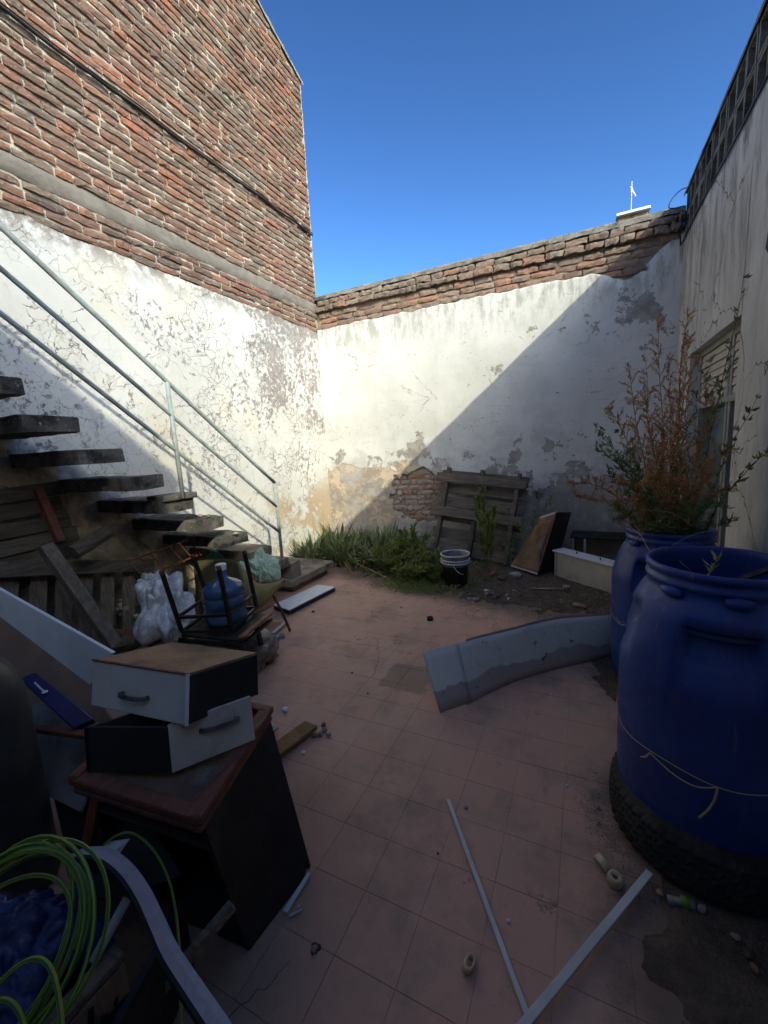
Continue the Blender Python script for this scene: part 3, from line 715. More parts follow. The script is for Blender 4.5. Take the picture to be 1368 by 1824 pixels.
# ============================================================ BARRELS AND TYRE
def barrel(name, x, y, z0, label, grips, seed, lean=(0, 0)):
    t = empty(name, (x, y, z0), label, 'barrel', 'blue plastic barrels used as planters')
    key = [(.255, 0), (.278, .012), (.287, .05), (.292, .12), (.295, .25), (.296, .45), (.295, .60), (.291, .655), (.282, .69), (.279, .70), (.270, .735), (.258, .775), (.242, .81), (.226, .838), (.216, .85), (.212, .872), (.219, .876), (.222, .884), (.219, .893), (.213, .897), (.213, .910), (.220, .914), (.222, .925), (.219, .935), (.210, .937), (.205, .93), (.203, .88), (.210, .80), (.23, .74)]
    prof = []
    for (a, b), (c, d) in zip(key, key[1:]):
        k = max(1, int(abs(d-b)/.018)); prof += [(a+(c-a)*i/k, b+(d-b)*i/k) for i in range(k)]
    prof.append(key[-1])
    o = MB(); n = 112; base = Vector((x, y, z0)); N0 = len(prof)-4
    for i, (r, z) in enumerate(prof):
        for k in range(n):
            a = 2*pi*k/n; rr = r
            if i < N0 and .55 < z < .85:
                for g0 in grips:
                    da = (a-g0+pi) % (2*pi)-pi
                    ww = max(0, min(1, (.40-abs(da))/.06)); zz = max(0, min(1, (z-.56)/.13))*max(0, min(1, (.775-z)/.016))
                    rr = min(rr, rr-(.085*ww*zz)*(z-.50)/.24) if zz*ww > 0 else rr
            rr += .0016*nz((cos(a), sin(a), z*2), 2.2, seed)
            o.v.append(base+Vector((rr*cos(a)+lean[0]*z, rr*sin(a)+lean[1]*z, z)))
    for i in range(len(prof)-1):
        for k in range(n):
            a = i*n+k; b = i*n+(k+1) % n; o.face(a, b, b+n, a+n)
    o.face(*[k for k in range(n)][::-1])
    o.build('body', M_barrel, t, smooth=True)
    for g0 in [a+.0 for a in (grips[0]-.62, grips[0]+.18, grips[0]+.9, grips[0]+2.2, grips[0]+3.6)]:
        l = MB(); pts = [base+Vector(((.226)*cos(g0+s*.15)+lean[0]*.86, (.226)*sin(g0+s*.15)+lean[1]*.86, .862)) for s in (-1, -.5, 0, .5, 1)]
        l.tube(pts, lambda u: .006+.013*sin(pi*min(max(u, .12), .88)), 10); l.build('rim_lug', M_barrel, t, smooth=True)
    s = MB(); s.lathe([(.001, .02), (.10, .03), (.2, .01), (.23, -.0)], base+Vector((lean[0]*.78, lean[1]*.78, .755)), 30)
    s.build('soil', M_soil, t, smooth=True)
    return t
B1 = (.435, 1.735); B2 = (.475, 2.86)
b1 = barrel('blue_barrel', B1[0], B1[1], .12, 'nearest blue plastic barrel standing on an old tyre, string tied around its middle', (-1.78, 0.1, 1.6, 3.1), 3)
b2 = barrel('blue_barrel', B2[0], B2[1], .012, 'farther blue plastic barrel full of tall russet weeds', (-1.95, .4, 2.4), 8, (-.015, .0))
sr = MB(); pts = []
for i in range(73):
    a = 2*pi*i/72; r = .2985; pts.append((B1[0]+r*cos(a), B1[1]+r*sin(a), .12+.325+.028*sin(a+.4)+.008*sin(5*a)))
sr.tube(pts, .0017, 5)
k0 = [p for p in pts if True]
def onb(a, dz, r=.302): return (B1[0]+r*cos(a), B1[1]+r*sin(a), .12+.325+.028*sin(a+.4)+dz)
sr.tube(smooth([onb(-2.35, 0), onb(-2.1, -.022), onb(-1.9, -.028), onb(-1.72, -.004)]), .0022, 5)
sr.tube([onb(-1.72, -.004), onb(-1.74, -.05, .305), onb(-1.78, -.09, .303), onb(-1.85, -.13, .304)], .0035, 6)
sr.tube([onb(-2.35, .0), onb(-2.38, -.02, .31), onb(-2.44, -.035, .308)], .0028, 6)
tag(sr.build('string', M_string), 'thin pale string tied around the nearest blue barrel', 'string')
sr = MB(); sr.tube([(B2[0]-.006+.2985*cos(2*pi*i/60), B2[1]+.2985*sin(2*pi*i/60), .40+.01*sin(3*i)) for i in range(61)], .0018, 5)
sr.tube([(B2[0]+.301*cos(a), B2[1]+.301*sin(a), .40-.02*sin((a+2.9)/.5*pi)) for a in [-2.9+.5*i/8 for i in range(9)]], .002, 5)
tag(sr.build('string', M_string), 'pale string around the farther blue barrel', 'string')
ti = MB(); n = 144
tp = [(.175, .035), (.20, .008), (.25, .0), (.285, .008), (.303, .028), (.306, .050), (.3015, .052), (.3015, .058), (.307, .060), (.309, .082), (.303, .084), (.303, .091), (.309, .093), (.309, .113), (.303, .115), (.303, .122), (.307, .124), (.306, .148), (.3015, .15), (.3015, .156), (.303, .172), (.285, .192), (.25, .2), (.20, .192), (.175, .165), (.172, .1), (.175, .035)]
for r, z in tp:
    for k in range(n):
        a = 2*pi*k/n; rr = r
        if r > .3 and (k+int(z*60)) % 3 == 0: rr -= .005
        ti.v.append(Vector((B1[0]-.01+rr*cos(a), B1[1]-.03+rr*sin(a), z+.004)))
for i in range(len(tp)-1):
    for k in range(n):
        a = i*n+k; b = i*n+(k+1) % n; ti.face(a, b, b+n, a+n)
tag(ti.build('car_tyre', M_tyre), 'worn black car tyre lying flat under the nearest blue barrel', 'tyre')

# ============================================================ PLANTS
def leaf_strip(mb, p, d, L, w, droop=.3, seg=5, fold=.25, up=Vector((0, 0, 1))):
    p = Vector(p); d = Vector(d).normalized(); s = d.cross(up)
    s = s.normalized() if s.length > .05 else Vector((1, 0, 0)); o = len(mb.v)
    for i in range(seg+1):
        t = i/seg; q = p+d*L*t-up*droop*L*t*t; ww = w*(1-t**2.2)*(0.75+.5*min(1, t*3)*(1-t)) if t < 1 else .0006
        nrm = s.cross(d).normalized()
        mb.v += [q-s*ww/2+nrm*ww*fold, q-nrm*ww*fold*.4, q+s*ww/2+nrm*ww*fold]
    for i in range(seg):
        a = o+i*3; mb.face(a, a+1, a+4, a+3); mb.face(a+1, a+2, a+5, a+4)
def leaf_small(mb, p, d, L, w, nrm=None):
    p = Vector(p); d = Vector(d).normalized(); s = d.cross(Vector((random.uniform(-1, 1), random.uniform(-1, 1), random.uniform(-.2, 1.2)))).normalized()
    u = s.cross(d)*L*.12
    mb.add([p, p+d*L*.4+s*w/2-u, p+d*L, p+d*L*.4-s*w/2-u], [(0, 1, 2), (0, 2, 3)])
def curve(a, b, sag, n=8, wob=.02, seed=0):
    a = Vector(a); b = Vector(b); r = []
    for i in range(n+1):
        t = i/n; q = a.lerp(b, t)+Vector(sag)*(t*(1-t)*4)
        q += Vector((nz((t*3, seed, 0), 1), nz((t*3, seed, 5), 1), nz((t*3, seed, 9), 1)))*wob; r.append(q)
    return r
# strap-leaved clumps
am = []
for s in range(7):
    random.seed(100+s); o = MB()
    for i in range(random.randint(15, 22)):
        a = random.uniform(0, 2*pi); e = random.uniform(.35, 1.35); L = random.uniform(.24, .42)*(.75+.35*sin(e))
        leaf_strip(o, (.02*cos(a), .02*sin(a), 0), (cos(a)*cos(e), sin(a)*cos(e), sin(e)), L, random.uniform(.026, .042), random.uniform(.05, .4), 5, .3)
    me = bpy.data.meshes.new('strap_clump'); me.from_pydata(o.v, [], o.f); me.materials.append(M_leafd); am.append(me)
random.seed(5)
M_leafd2 = pm('pale_dry_strap', (.42, .36, .2), (.3, .27, .13), 9, .7, .1, 40, vary=.4)
ap = []
for i in range(34):
    u = i/33; x = -3.38+1.55*u+random.uniform(-.06, .06); y = random.uniform(4.45, 5.2)-.12*(u > .7)
    ap.append((x, y))
for i in range(9): ap.append((random.uniform(-3.42, -2.85), random.uniform(4.25, 4.6)))
for x, y in ap:
    o = inst(random.choice(am), 'strap_leaf_plant', (x, y, max(dirt_h(x, y), 0)-.01), None, (random.uniform(-.15, .15), random.uniform(-.15, .15), random.uniform(0, 6)), (random.uniform(1.0, 1.6),)*3)
    tag(o, 'dark green strap-leaved clump in the row at the foot of the walls', 'plant', 'strap-leaved plants along the rear wall')
random.seed(11)
o = MB()
for i in range(170):
    x = random.uniform(-3.5, -2.2); y = random.uniform(4.3, 5.38); a = random.uniform(0, 6.28); e = random.uniform(.7, 1.4)
    leaf_strip(o, (x, y, .02), (cos(a)*cos(e), sin(a)*cos(e), sin(e)), random.uniform(.3, .72), .007, random.uniform(.0, .5), 5, .1)
tag(o.build('dry_grass', M_dry), 'straw coloured dry grass blades in the sunlit corner', 'grass', kind='stuff')

def weed(name, root, tips, label, cat, stem_mat, leaf_mat, L=.05, w=.014, side=10, sideL=.14, dens=9, r=.004, group=None, bare=.15, seed=0, side_droop=.1, leaf_up=.4):
    random.seed(seed); root = Vector(root); t = empty(name, root, label, cat, group)
    sm, lf = MB(), MB()
    for ti_, tip in enumerate(tips):
        tip = Vector(tip); ln = (tip-root).length
        a = root+Vector((random.uniform(-.04, .04), random.uniform(-.04, .04), 0)) if len(tips) > 1 else root
        bow = Vector((0, 0, .12*ln)) if abs(tip.z-root.z) < ln*.9 else Vector((random.uniform(-.03, .03), 0, 0))
        c = curve(a, tip, bow, 12, .03, seed+ti_*3.1); sm.tube(c, lambda u: r*(1-.75*u), 5)
        for k in range(side):
            f = bare+(1-bare)*(k+random.random())/side; i = min(int(f*12), 11); p = c[i].lerp(c[i+1], f*12-i); d = (c[i+1]-c[i]).normalized()
            q = Vector((random.uniform(-1, 1), random.uniform(-1, 1), random.uniform(-.3, .8))).normalized(); dd = (d*.7+q*.8).normalized()
            sl_ = sideL*(1-.65*f)*random.uniform(.6, 1.2); e = p+dd*sl_-Vector((0, 0, side_droop*sl_)); sm.tube([p, p.lerp(e, .5)+Vector((0, 0, .01)), e], .0014, 3, False)
            nn = max(3, int(dens*random.uniform(.7, 1.2)))
            for z in range(nn):
                pp = p.lerp(e, (z+.5)/nn); rd = Vector((random.uniform(-1, 1), random.uniform(-1, 1), random.uniform(-.6, 1))).normalized()
                leaf_small(lf, pp, dd*.8+rd*.8+Vector((0, 0, leaf_up*.4)), L*random.uniform(.5, 1.2), w*random.uniform(.6, 1.2))
    sm.build('stem', stem_mat, t); lf.build('foliage', leaf_mat, t)
    return t
SB = (B2[0]-.01, B2[1], .78)
def T(px, py, y): return P(px, py, y=y)
# russet dried weeds in the farther barrel
rt = [(1172, 562, 2.95), (1228, 560, 3.0), (1118, 655, 2.75), (1150, 648, 2.95), (1148, 702, 2.8), (1088, 722, 2.75), (1020, 858, 2.5), (1030, 880, 2.6), (1190, 640, 2.9), (1215, 690, 3.0), (1240, 640, 2.9), (1262, 700, 2.85), (1180, 740, 2.7), (1290, 800, 2.8), (1232, 600, 3.05), (1205, 780, 2.7), (1160, 800, 2.65), (1255, 820, 2.6), (1110, 860, 2.6), (1300, 870, 2.7), (1228, 860, 2.6)]
weed('russet_weed', SB, [T(*a) for a in rt], 'tall dried russet weed filling the farther blue barrel', 'plant', M_stemr, M_rust, L=.024, w=.0055, side=42, sideL=.16, dens=17, r=.0045, seed=21, bare=.04, side_droop=.0)
gt = [(1058, 770, 2.6), (1072, 800, 2.55), (1085, 850, 2.6), (1100, 770, 2.7), (1120, 830, 2.6), (1095, 905, 2.6), (1150, 880, 2.6), (1265, 640, 2.9), (1290, 690, 2.85), (1310, 640, 2.95), (1280, 900, 2.6), (1240, 905, 2.6), (1305, 930, 2.75), (1170, 930, 2.6)]
weed('mugwort', (SB[0]-.02, SB[1]-.03, SB[2]), [T(*a) for a in gt], 'green feathery weed among the russet stems of the farther barrel', 'plant', M_leafb, M_leafb, L=.038, w=.009, side=20, sideL=.14, dens=9, r=.0035, seed=22, bare=.12)
for q, (a, l) in enumerate((((1325, 488, 2.95), 'tallest leafy shoot rising above the barrel weeds toward the wall top'), ((1352, 700, 2.7), 'leafy shoot with broad leaves against the right jamb of the window'), ((1380, 800, 2.55), 'reddish side shoot bending right out of the barrel at the frame edge'))):
    weed('leafy_shoot', (SB[0]+.08, SB[1]-.03*q, SB[2]), [T(*a)], l, 'plant', pm('reddish_shoot', (.16, .06, .04), None, rough=.6, bump=0), M_leafb, L=.045, w=.016, side=15, sideL=.035, dens=3, r=.004, seed=30+q, bare=.3)
# wispy dry stalks over the barrels
o = MB()
for a, b, s in (((1285, 945, 2.7), (1150, 1010, 2.2), .05), ((1100, 935, 2.6), (1230, 935, 2.5), .08), ((1180, 925, 2.6), (1120, 985, 2.45), .05), ((1150, 985, 2.3), (1215, 1030, 2.05), -.02), ((1240, 1040, 1.9), (1210, 1010, 1.95), .0), ((1110, 930, 2.6), (1170, 1000, 2.2), .03)):
    o.tube(curve(T(*a), T(*b), (0, 0, s), 10, .01, a[0]), .0015, 4)
o.v = o.v; tag(o.build('dry_stalks', M_stemr), 'thin dry straw stalks trailing over the rims of both barrels', 'plant')
sb = (B1[0]-.03, B1[1]-.02, .88)
weed('seedling', sb, [Vector((sb[0]+.01, sb[1], 1.075))], 'small pale yellow seedling inside the nearest barrel', 'plant', M_dry, pm('pale_yellow_leaf', (.45, .42, .14), (.4, .4, .2), 9, .7, .1), L=.035, w=.009, side=7, sideL=.03, dens=3, r=.003, seed=4, bare=.5)
for i, l in enumerate(('pale stalk arching left inside the nearest barrel', 'grey dead stub standing in the nearest barrel')):
    o = MB(); o.tube(curve(sb, (sb[0]-.10+.26*i, sb[1]-.03, 1.06), (0, 0, .03), 8, .01, i), .0018+.009*i, 5); tag(o.build('dry_stalk', M_dry if i == 0 else M_oldwoodz), l, 'plant')
# bed weeds
def gz(x, y): return max(dirt_h(x, y), 0)
wd = [(-2.05, 4.3, .42), (-1.85, 4.55, .46), (-1.72, 4.3, .36), (-1.95, 4.75, .5), (-1.6, 4.5, .30), (-1.5, 4.15, .26), (-1.68, 4.05, .2), (-1.42, 4.35, .22), (-2.2, 4.55, .34)]
for i, (x, y, h) in enumerate(wd):
    z = gz(x, y); tips = [Vector((x+random.uniform(-.2, .2), y+random.uniform(-.15, .12), z+h*random.uniform(.5, 1.05))) for _ in range(8)]
    weed('leafy_weed', (x, y, z), tips, 'bushy yellow-green weed in the bed left of the bucket', 'plant', M_leafg, M_leafg if i % 2 else M_leafy, L=.05, w=.015, side=22, sideL=.11, dens=8, r=.003, group='leafy weeds left of the bucket', seed=40+i, bare=.1)
x, y = -2.48, 4.18; random.seed(3); o = MB()
for i in range(46):
    a = random.uniform(0, 6.28); e = random.uniform(.25, 1.4); leaf_strip(o, (x, y, .08+.05*random.random()), (cos(a)*cos(e), sin(a)*cos(e), sin(e)), random.uniform(.10, .17), .026, .2, 4, .15)
tag(o.build('rosette_plant', M_leafg), 'bright green leafy rosette at the corner of the bottom step', 'plant')
c = P(865, 1000, y=4.62); c.z = gz(c.x, c.y)
tp_ = [P(850, 885, y=4.7), P(880, 905, y=4.6), P(862, 870, y=4.65), P(868, 915, y=4.5)]
weed('tall_weed', c, tp_, 'tall upright bright green weed in front of the leaning pallet', 'plant', M_leafg, M_leafy, L=.085, w=.016, side=70, sideL=.022, dens=3, r=.005, seed=60, bare=.25, leaf_up=1.5)
c = P(925, 1000, y=4.8); c.z = gz(c.x, c.y)
weed('slender_weed', c, [P(962, 875, y=4.95), P(930, 930, y=4.8), P(985, 885, y=5.0)], 'slender dark weed beside the leaning drawer', 'plant', M_leafb, M_leafb, L=.06, w=.02, side=12, sideL=.05, dens=3, r=.003, seed=61, bare=.4)
c = P(905, 1005, y=4.85); c.z = gz(c.x, c.y)
weed('slender_weed', c, [P(905, 900, y=5.0), P(890, 940, y=4.9), P(920, 950, y=4.8)], 'thin grey-green weed before the right edge of the pallet', 'plant', M_leafb, M_leafb, L=.05, w=.016, side=10, sideL=.06, dens=3, r=.003, seed=62, bare=.3)
random.seed(9); o = MB()
for i in range(5200):
    a = random.gauss(0, 1); b = random.gauss(0, 1); x = -1.58+.22*a; y = 4.02+.15*b
    if random.random() < .3: x = random.uniform(-2.4, -.9); y = random.uniform(4.1, 4.9)
    if y < 3.72+.1*nz((x, 0, 0), 6): continue
    z = gz(x, y)+random.uniform(0, .045)
    leaf_small(o, (x, y, z), (random.uniform(-1, 1), random.uniform(-1, 1), random.uniform(.1, 1.1)), random.uniform(.015, .045), .007)
tag(o.build('ground_cover', M_leafy), 'low yellow-green ground cover left of the bucket', 'ground cover', kind='stuff')
# dead branches
for i, (pts, r, l) in enumerate((([(600, 985, .12), (640, 1005, .06), (690, 1030, .03), (708, 1048, .015)], .010, 'long pale dead branch reaching over the tiles from the weeds'), ([(610, 990, .1), (660, 1018, .04), (700, 1022, .05)], .006, 'thinner forked dead branch beside the long one'), ([(612, 1000, .08), (630, 1025, .02), (655, 1030, .02)], .005, 'short dead twig at the edge of the tiles'), ([(735, 985, .28), (780, 960, .30), (800, 965, .26)], .004, 'thin bare twig arching across the left of the pallet'), ([(880, 955, .35), (905, 985, .15), (935, 1020, .03)], .017, 'dark stick leaning beside the tall green weed'))):
    o = MB(); o.tube([P(a, b, z=c) for a, b, c in pts], lambda u: r*(1-.6*u), 6); tag(o.build('branch', M_stemr if i < 4 else M_oldwoodz, smooth=True), l, 'branch')

# ============================================================ REAR PALLET
def pallet_frame(org, ang, lean, yaw=0):
    return Matrix.Translation(org) @ Matrix.Rotation(yaw, 4, 'Z') @ Matrix.Rotation(-lean, 4, 'X') @ Matrix.Rotation(ang, 4, 'Y')
F = pallet_frame(Vector((-1.82, 4.95, .18)), radians(6.5), radians(18))
pt = empty('wooden_pallet', (-1.2, 5.1, .02), 'grey weathered pallet leaning on the rear wall behind the bucket', 'pallet')
def lbox(c, d, mat, name, par, F=F, bev=.003, tw=0):
    o = MB(); o.box((0, 0, 0), d, rot=Matrix.Rotation(tw, 3, 'Y')); o.v = [F@(Vector(c)+v) for v in o.v]; return o.build(name, mat, par, bevel=bev)
for u in (.12, .56, 1.01): lbox((u, 0, .53), (.045, .085, 1.12), M_oldwoodz, 'stringer', pt)
for w_, l_, tw in ((.95, 1.13, .0), (.50, 1.15, .01)): lbox((.55, -.055, w_), (l_, .022, .112), M_oldwood, 'front_board', pt, tw=tw)
for w_, tw in ((.06, .01), (.25, -.01), (.46, .02), (.66, 0), (.84, -.01), (1.0, 0)): lbox((.57, .055, w_), (1.10, .02, .135), M_oldwood, 'back_board', pt, tw=tw)

# ============================================================ BUCKET
bc = Vector((-1.215, 4.17, .005)); bk = empty('bucket', bc, 'black bucket with white ribbed rim, full of water', 'bucket')
MB().lathe([(.001, 0), (.118, 0), (.122, .01), (.14, .235), (.141, .24)], bc, 36).build('body', M_blackmetal, bk, smooth=True)
MB().lathe([(.139, .225), (.1405, .232), (.147, .34), (.144, .345), (.138, .34), (.13, .24)], bc, 36).build('white_collar', pm('translucent_white_plastic', (.10, .105, .10), (.2, .2, .19), 20, .5, .1), bk, smooth=True)
for z in (.262, .292, .345):
    MB().tube([bc+Vector((.152*cos(2*pi*i/36), .152*sin(2*pi*i/36), z)) for i in range(37)], .0068, 6).build('rim_ring', M_white, bk, smooth=True)
for i in range(28):
    a = 2*pi*i/28; 
o = MB()
for i in range(28):
    a = 2*pi*i/28; o.box(bc+Vector((.150*cos(a), .150*sin(a), .277)), (.006, .004, .032), a)
o.build('rim_rib', M_white, bk)
MB().tube([bc+Vector(p) for p in ((.02, -.152, .25), (.06, -.155, .20), (.10, -.14, .17), (.12, -.115, .16))], .003, 5).build('handle', M_white, bk)
wt = NT('murky_water'); wt.col((.10, .11, .11)); wt.rough(.05); wt.b.inputs['Specular IOR Level'].default_value = .9
MB().lathe([(.001, .30), (.137, .30)], bc, 36).build('water', wt.m, bk)

# ============================================================ LEANING DRAWER, CABINET AND BITS AT THE REAR RIGHT
def H(a, b, y=None, z=None, x=None): return P(a, b, x=x, y=y, z=z)
d_ = empty('leaning_drawer', (-.45, 4.9, 0), 'broken drawer standing on end with sagging brown hardboard and black side', 'drawer')
BR = H(958, 1022, y=4.62); BL = H(910, 1007, y=4.85); TR = H(992, 912, y=4.95); TL = H(962, 922, y=5.12); RBk = H(990, 1014, y=4.85); RTk = H(1018, 912, y=5.18)
def hb(u, v):
    p = BL.lerp(BR, u).lerp(TL.lerp(TR, u), v); n_ = (BR-BL).cross(TL-BL).normalized()
    return p+(BR-BL).normalized()*(-.045*sin(pi*v)*(u))+n_*.03*sin(pi*v)*sin(pi*u)
MB().grid(hb, 10, 14).build('hardboard_bottom', M_hard, d_, smooth=True, solid=.004)
MB().quad_slab([BR, RBk, RTk, TR], .012).build('black_side', M_black, d_, bevel=.002)
MB().beam(BR-Vector((.004, .01, 0)), TR-Vector((.004, .01, 0)), .014, .012).build('red_edge', M_redwood, d_)
MB().beam(TL-Vector((0, .01, 0)), TR-Vector((0, .01, 0)), .014, .02).build('white_edge', M_white, d_)
MB().beam(BL-Vector((0, .01, 0)), BR-Vector((0, .01, 0)), .012, .015).build('white_edge', M_white, d_)
MB().quad_slab([TL, TR, RTk, RTk+(TL-TR)], .012).build('red_end', M_redwood, d_, bevel=.002)
c_ = empty('drawer_box', (0, 4.5, 0), 'upturned cream drawer with white board on top beside the farther barrel', 'drawer')
A, B = Vector((-.265, 4.70, 0)), Vector((.60, 4.03, 0)); dr = (B-A).normalized(); bk_ = Vector((-dr.y, dr.x, 0)); up = Vector((0, 0, 1)); HH = .295
M_cream = pm('cream_board', (.50, .45, .36), (.42, .37, .29), 5, .7, .1, 60, dust=.35, dcol=(.25, .19, .13))
MB().quad_slab([A+bk_*.02+dr*.02, B+bk_*.02, B+bk_*.02+up*HH, A+bk_*.02+dr*.02+up*HH], -.01).build('front_panel', M_cream, c_, bevel=.002)
MB().hexa([A, A+dr*.018, A+dr*.018+bk_*.2, A+bk_*.2]+[p+up*HH for p in (A, A+dr*.018, A+dr*.018+bk_*.2, A+bk_*.2)]).build('end_panel', M_cream, c_, bevel=.002)
t0 = A-dr*.02-bk_*.012+up*(HH+.002); t1 = B-bk_*.012+up*(HH-.02)
MB().hexa([t0, t1, t1+bk_*.17, t0+bk_*.17]+[p+up*.014 for p in (t0, t1, t1+bk_*.17, t0+bk_*.17)]).build('top_board', M_white, c_, bevel=.002)
for f_ in (.22, .46, .6): MB().lathe([(.006, 0), (.006, .02), (.001, .022)], t0.lerp(t1, f_)+bk_*.08+up*.013, 8).build('screw_peg', M_black, c_)
c2 = empty('cabinet_carcass', (.3, 5.1, 0), 'low grey cabinet shell with dark top lying against the rear wall', 'cabinet')
MB().box((.36, 5.12, .40), (.95, .36, .018), -.05).build('dark_top', M_black, c2)
MB().box((.36, 5.27, .2), (.93, .014, .37), -.05).build('back_panel', M_cream, c2)
MB().box((-.08, 5.12, .2), (.016, .34, .38), -.05).build('end_panel', M_greymel, c2); MB().tube([(.03, 4.95, .0), (.03, 4.95, .39)], .012, 8).build('leg', M_alu, c2)
o = MB(); o.tube([P(945, 1048, z=.03), P(1004, 1049, z=.03)], lambda u: .006+.006*u, 8); o.tube([P(1003, 1046, z=.045), P(1014, 1046, z=.045)], .019, 10)
tag(o.build('pipe', pm('beige_pvc', (.42, .33, .24), (.34, .26, .18), 9, .6, .1), smooth=True), 'pale beige pipe with end fitting lying on the dirt', 'pipe')
o = MB(); o.grid(lambda u, v: P(1021, 1077, z=.02).lerp(P(1045, 1082, z=.02), u)+Vector((0, .025*(v-.5)*2, .022*cos(pi*(v-.5)))), 3, 8)
tag(o.build('tube_piece', M_hard, solid=.003, smooth=True), 'short half of a beige tube lying on the dirt near the barrel', 'tube')
for i, (px, py, s, mt, l) in enumerate(((918, 1025, .075, M_stone, 'rounded brick fragment below the leaning drawer'), (880, 1022, .06, pm('broken_brick', (.26, .12, .09), (.18, .09, .07), 9, .95, .6), 'reddish broken brick between bucket and brick fragment'), (893, 1030, .05, MATS['broken_brick'], 'flat reddish shard before the broken brick'))):
    rock(P(px, py, z=.03), (s, s*.6, s*.55), mt, 'brick_fragment', i+5, l, 'brick fragment')
random.seed(8)
for i in range(26):
    px = random.gauss(885, 28); py = random.gauss(1057, 8); p = P(px, py, z=.02); s = random.uniform(.01, .028)
    rock(p, (s, s*.7, s*.6), random.choice((M_stone, M_stone, M_white, M_conc2, MATS['broken_brick'])), 'rubble_piece', i, 'small plaster or brick crumb in the rubble heap right of the bucket', 'rubble', 'rubble heap pieces')
PL = ['pale chip right below the white shelf panel', 'brick lump on the tiles just right of the chair leg', 'small chip by the near corner of the bottom step', 'tiny chip off the far end of the white shelf panel', 'chip on the tiles under the dead branch', 'chip on open tiles left of the black cap', 'white lump standing alone right of the stacked drawers', 'white crumb right beside the top of the thin strip', 'chip near the tyre at mid height', 'chip just behind the black cap', 'tiny crumb on the tiles midway between chair and sheet', 'tiny crumb left of the damp stain', 'crumb touching the ochre board strip', 'crumb on the near side of the ochre board strip', 'speck on the tiles right of the white scuff', 'chip beside the flat tar spot', 'speck between the two strips', 'speck left of the thin strip at its middle']
for i, (px, py, s) in enumerate(((558, 1089, .018), (502, 1133, .035), (505, 1045, .02), (573, 1058, .015), (702, 1052, .012), (715, 1082, .012), (508, 1264, .022), (830, 1438, .010), (1064, 1437, .012), (775, 1066, .012), (627, 1198, .01), (655, 1235, .008), (560, 1310, .018), (540, 1340, .014), (1010, 1400, .007), (560, 1690, .012), (905, 1640, .007), (780, 1520, .006))):
    rock(P(px, py, z=s*.4), (s, s*.8, s*.6), random.choice((M_stone, MATS['broken_brick'], M_white)), 'pebble', i+30, PL[i], 'stone', 'stone chips on the tiles')

# ============================================================ SHEET, STRIPS, BONES
s_ = empty('metal_sheet', (-.3, 2.7, 0), 'long bent grey sheet standing on edge in front of the farther barrel', 'sheet')
base = [(832, 1256), (870, 1236), (914, 1215), (955, 1202), (997, 1190), (1080, 1171), (1120, 1166)]; topp = [(805, 1150), (855, 1136), (914, 1122), (955, 1111), (997, 1102), (1080, 1096), (1120, 1094)]
bp = [P(a, b, z=.004) for a, b in base]; tpp = [P(a, b, z=.27) for a, b in topp]
def bil(u, v, b=bp, t=tpp):
    k = min(int(u*(len(b)-1)), len(b)-2); f_ = u*(len(b)-1)-k; p = b[k].lerp(b[k+1], f_).lerp(t[k].lerp(t[k+1], f_), v)
    return p+Vector((-.02, -.02, 0))*sin(pi*v)*.8
def sheet_mat():
    n = NT('stain_reflection_grey_sheet'); x, y, z = n.xyz(); p = n.pos
    c = n.mix(n.ramp(n.noise(p, 3, 5), .35, .65), (.52, .49, .42), (.60, .56, .48))
    e = n.math('ADD', z, n.math('MULTIPLY', n.noise(n.scale(p, (1, 1, .3)), 5, 5, .6), .14))
    c = n.mix(n.ramp(e, .165, .175, .9, 0), c, (.34, .25, .21)); c = n.mix(n.math('MULTIPLY', n.ramp(n.noise(p, 6, 9, .75), .5, .7), .5), c, (.25, .225, .19)); c = n.mix(n.ramp(n.noise(p, 16, 7, .7), .62, .66), c, (.08, .07, .06))  # lower stain also carries the floor's red reflection in its colour
    n.col(c); n.rough(.42); n.bump(n.noise(p, 4, 3), .25, .02); return n.m
M_sh = sheet_mat()
MB().grid(bil, 40, 8).build('long_panel', M_sh, s_, smooth=True, solid=.005)
q0 = [P(780, 1272, z=.004), P(836, 1252, z=.012)]; q1 = [P(748, 1163, z=.27), P(812, 1147, z=.275)]
MB().grid(lambda u, v: q0[0].lerp(q0[1], u).lerp(q1[0].lerp(q1[1], u), v)+Vector((.01, .012, 0)), 6, 6).build('short_panel', M_sh, s_, smooth=True, solid=.005)
MB().grid(lambda u, v: bil(.06+.94*u, v)+Vector((-.015, .10-.06*u, .012-.1*v*(1-u)*.3))+Vector((0, .05, -.03)), 30, 6).build('rear_panel', M_hard2, s_, smooth=True, solid=.006)
for f_ in (.04, .42): MB().box(bil(f_, .93)+Vector((-.008, -.008, 0)), (.008, .008, .008)).build('rivet', M_black, s_)
def chan(a, b, w, h, name, mat, l, c):
    o = MB(); a = Vector(a); b = Vector(b); d = (b-a).normalized(); r = d.cross(Vector((0, 0, 1))).normalized(); u = Vector((0, 0, 1))
    o.hexa([a-r*w/2, a+r*w/2, b+r*w/2, b-r*w/2]+[q+u*h for q in (a-r*w/2, a+r*w/2, b+r*w/2, b-r*w/2)])
    return tag(o.build(name, mat, bevel=.0015), l, c)
a = P(798, 1428, z=0); b = P(952, 1850, z=0); chan(a+Vector((0, 0, .003)), b+(b-a)*.12+Vector((0, 0, .003)), .016, .011, 'trim_strip', M_alu, 'thin white trim strip lying on the tiles from centre toward the bottom', 'trim strip')
a = P(1157, 1565, z=0); b = P(952, 1815, z=0); chan(a+Vector((0, 0, .018)), b+(b-a)*.28+Vector((0, 0, .014)), .023, .012, 'trim_strip', M_alu, 'wider white trim strip angled from the tyre across the other strip', 'trim strip')
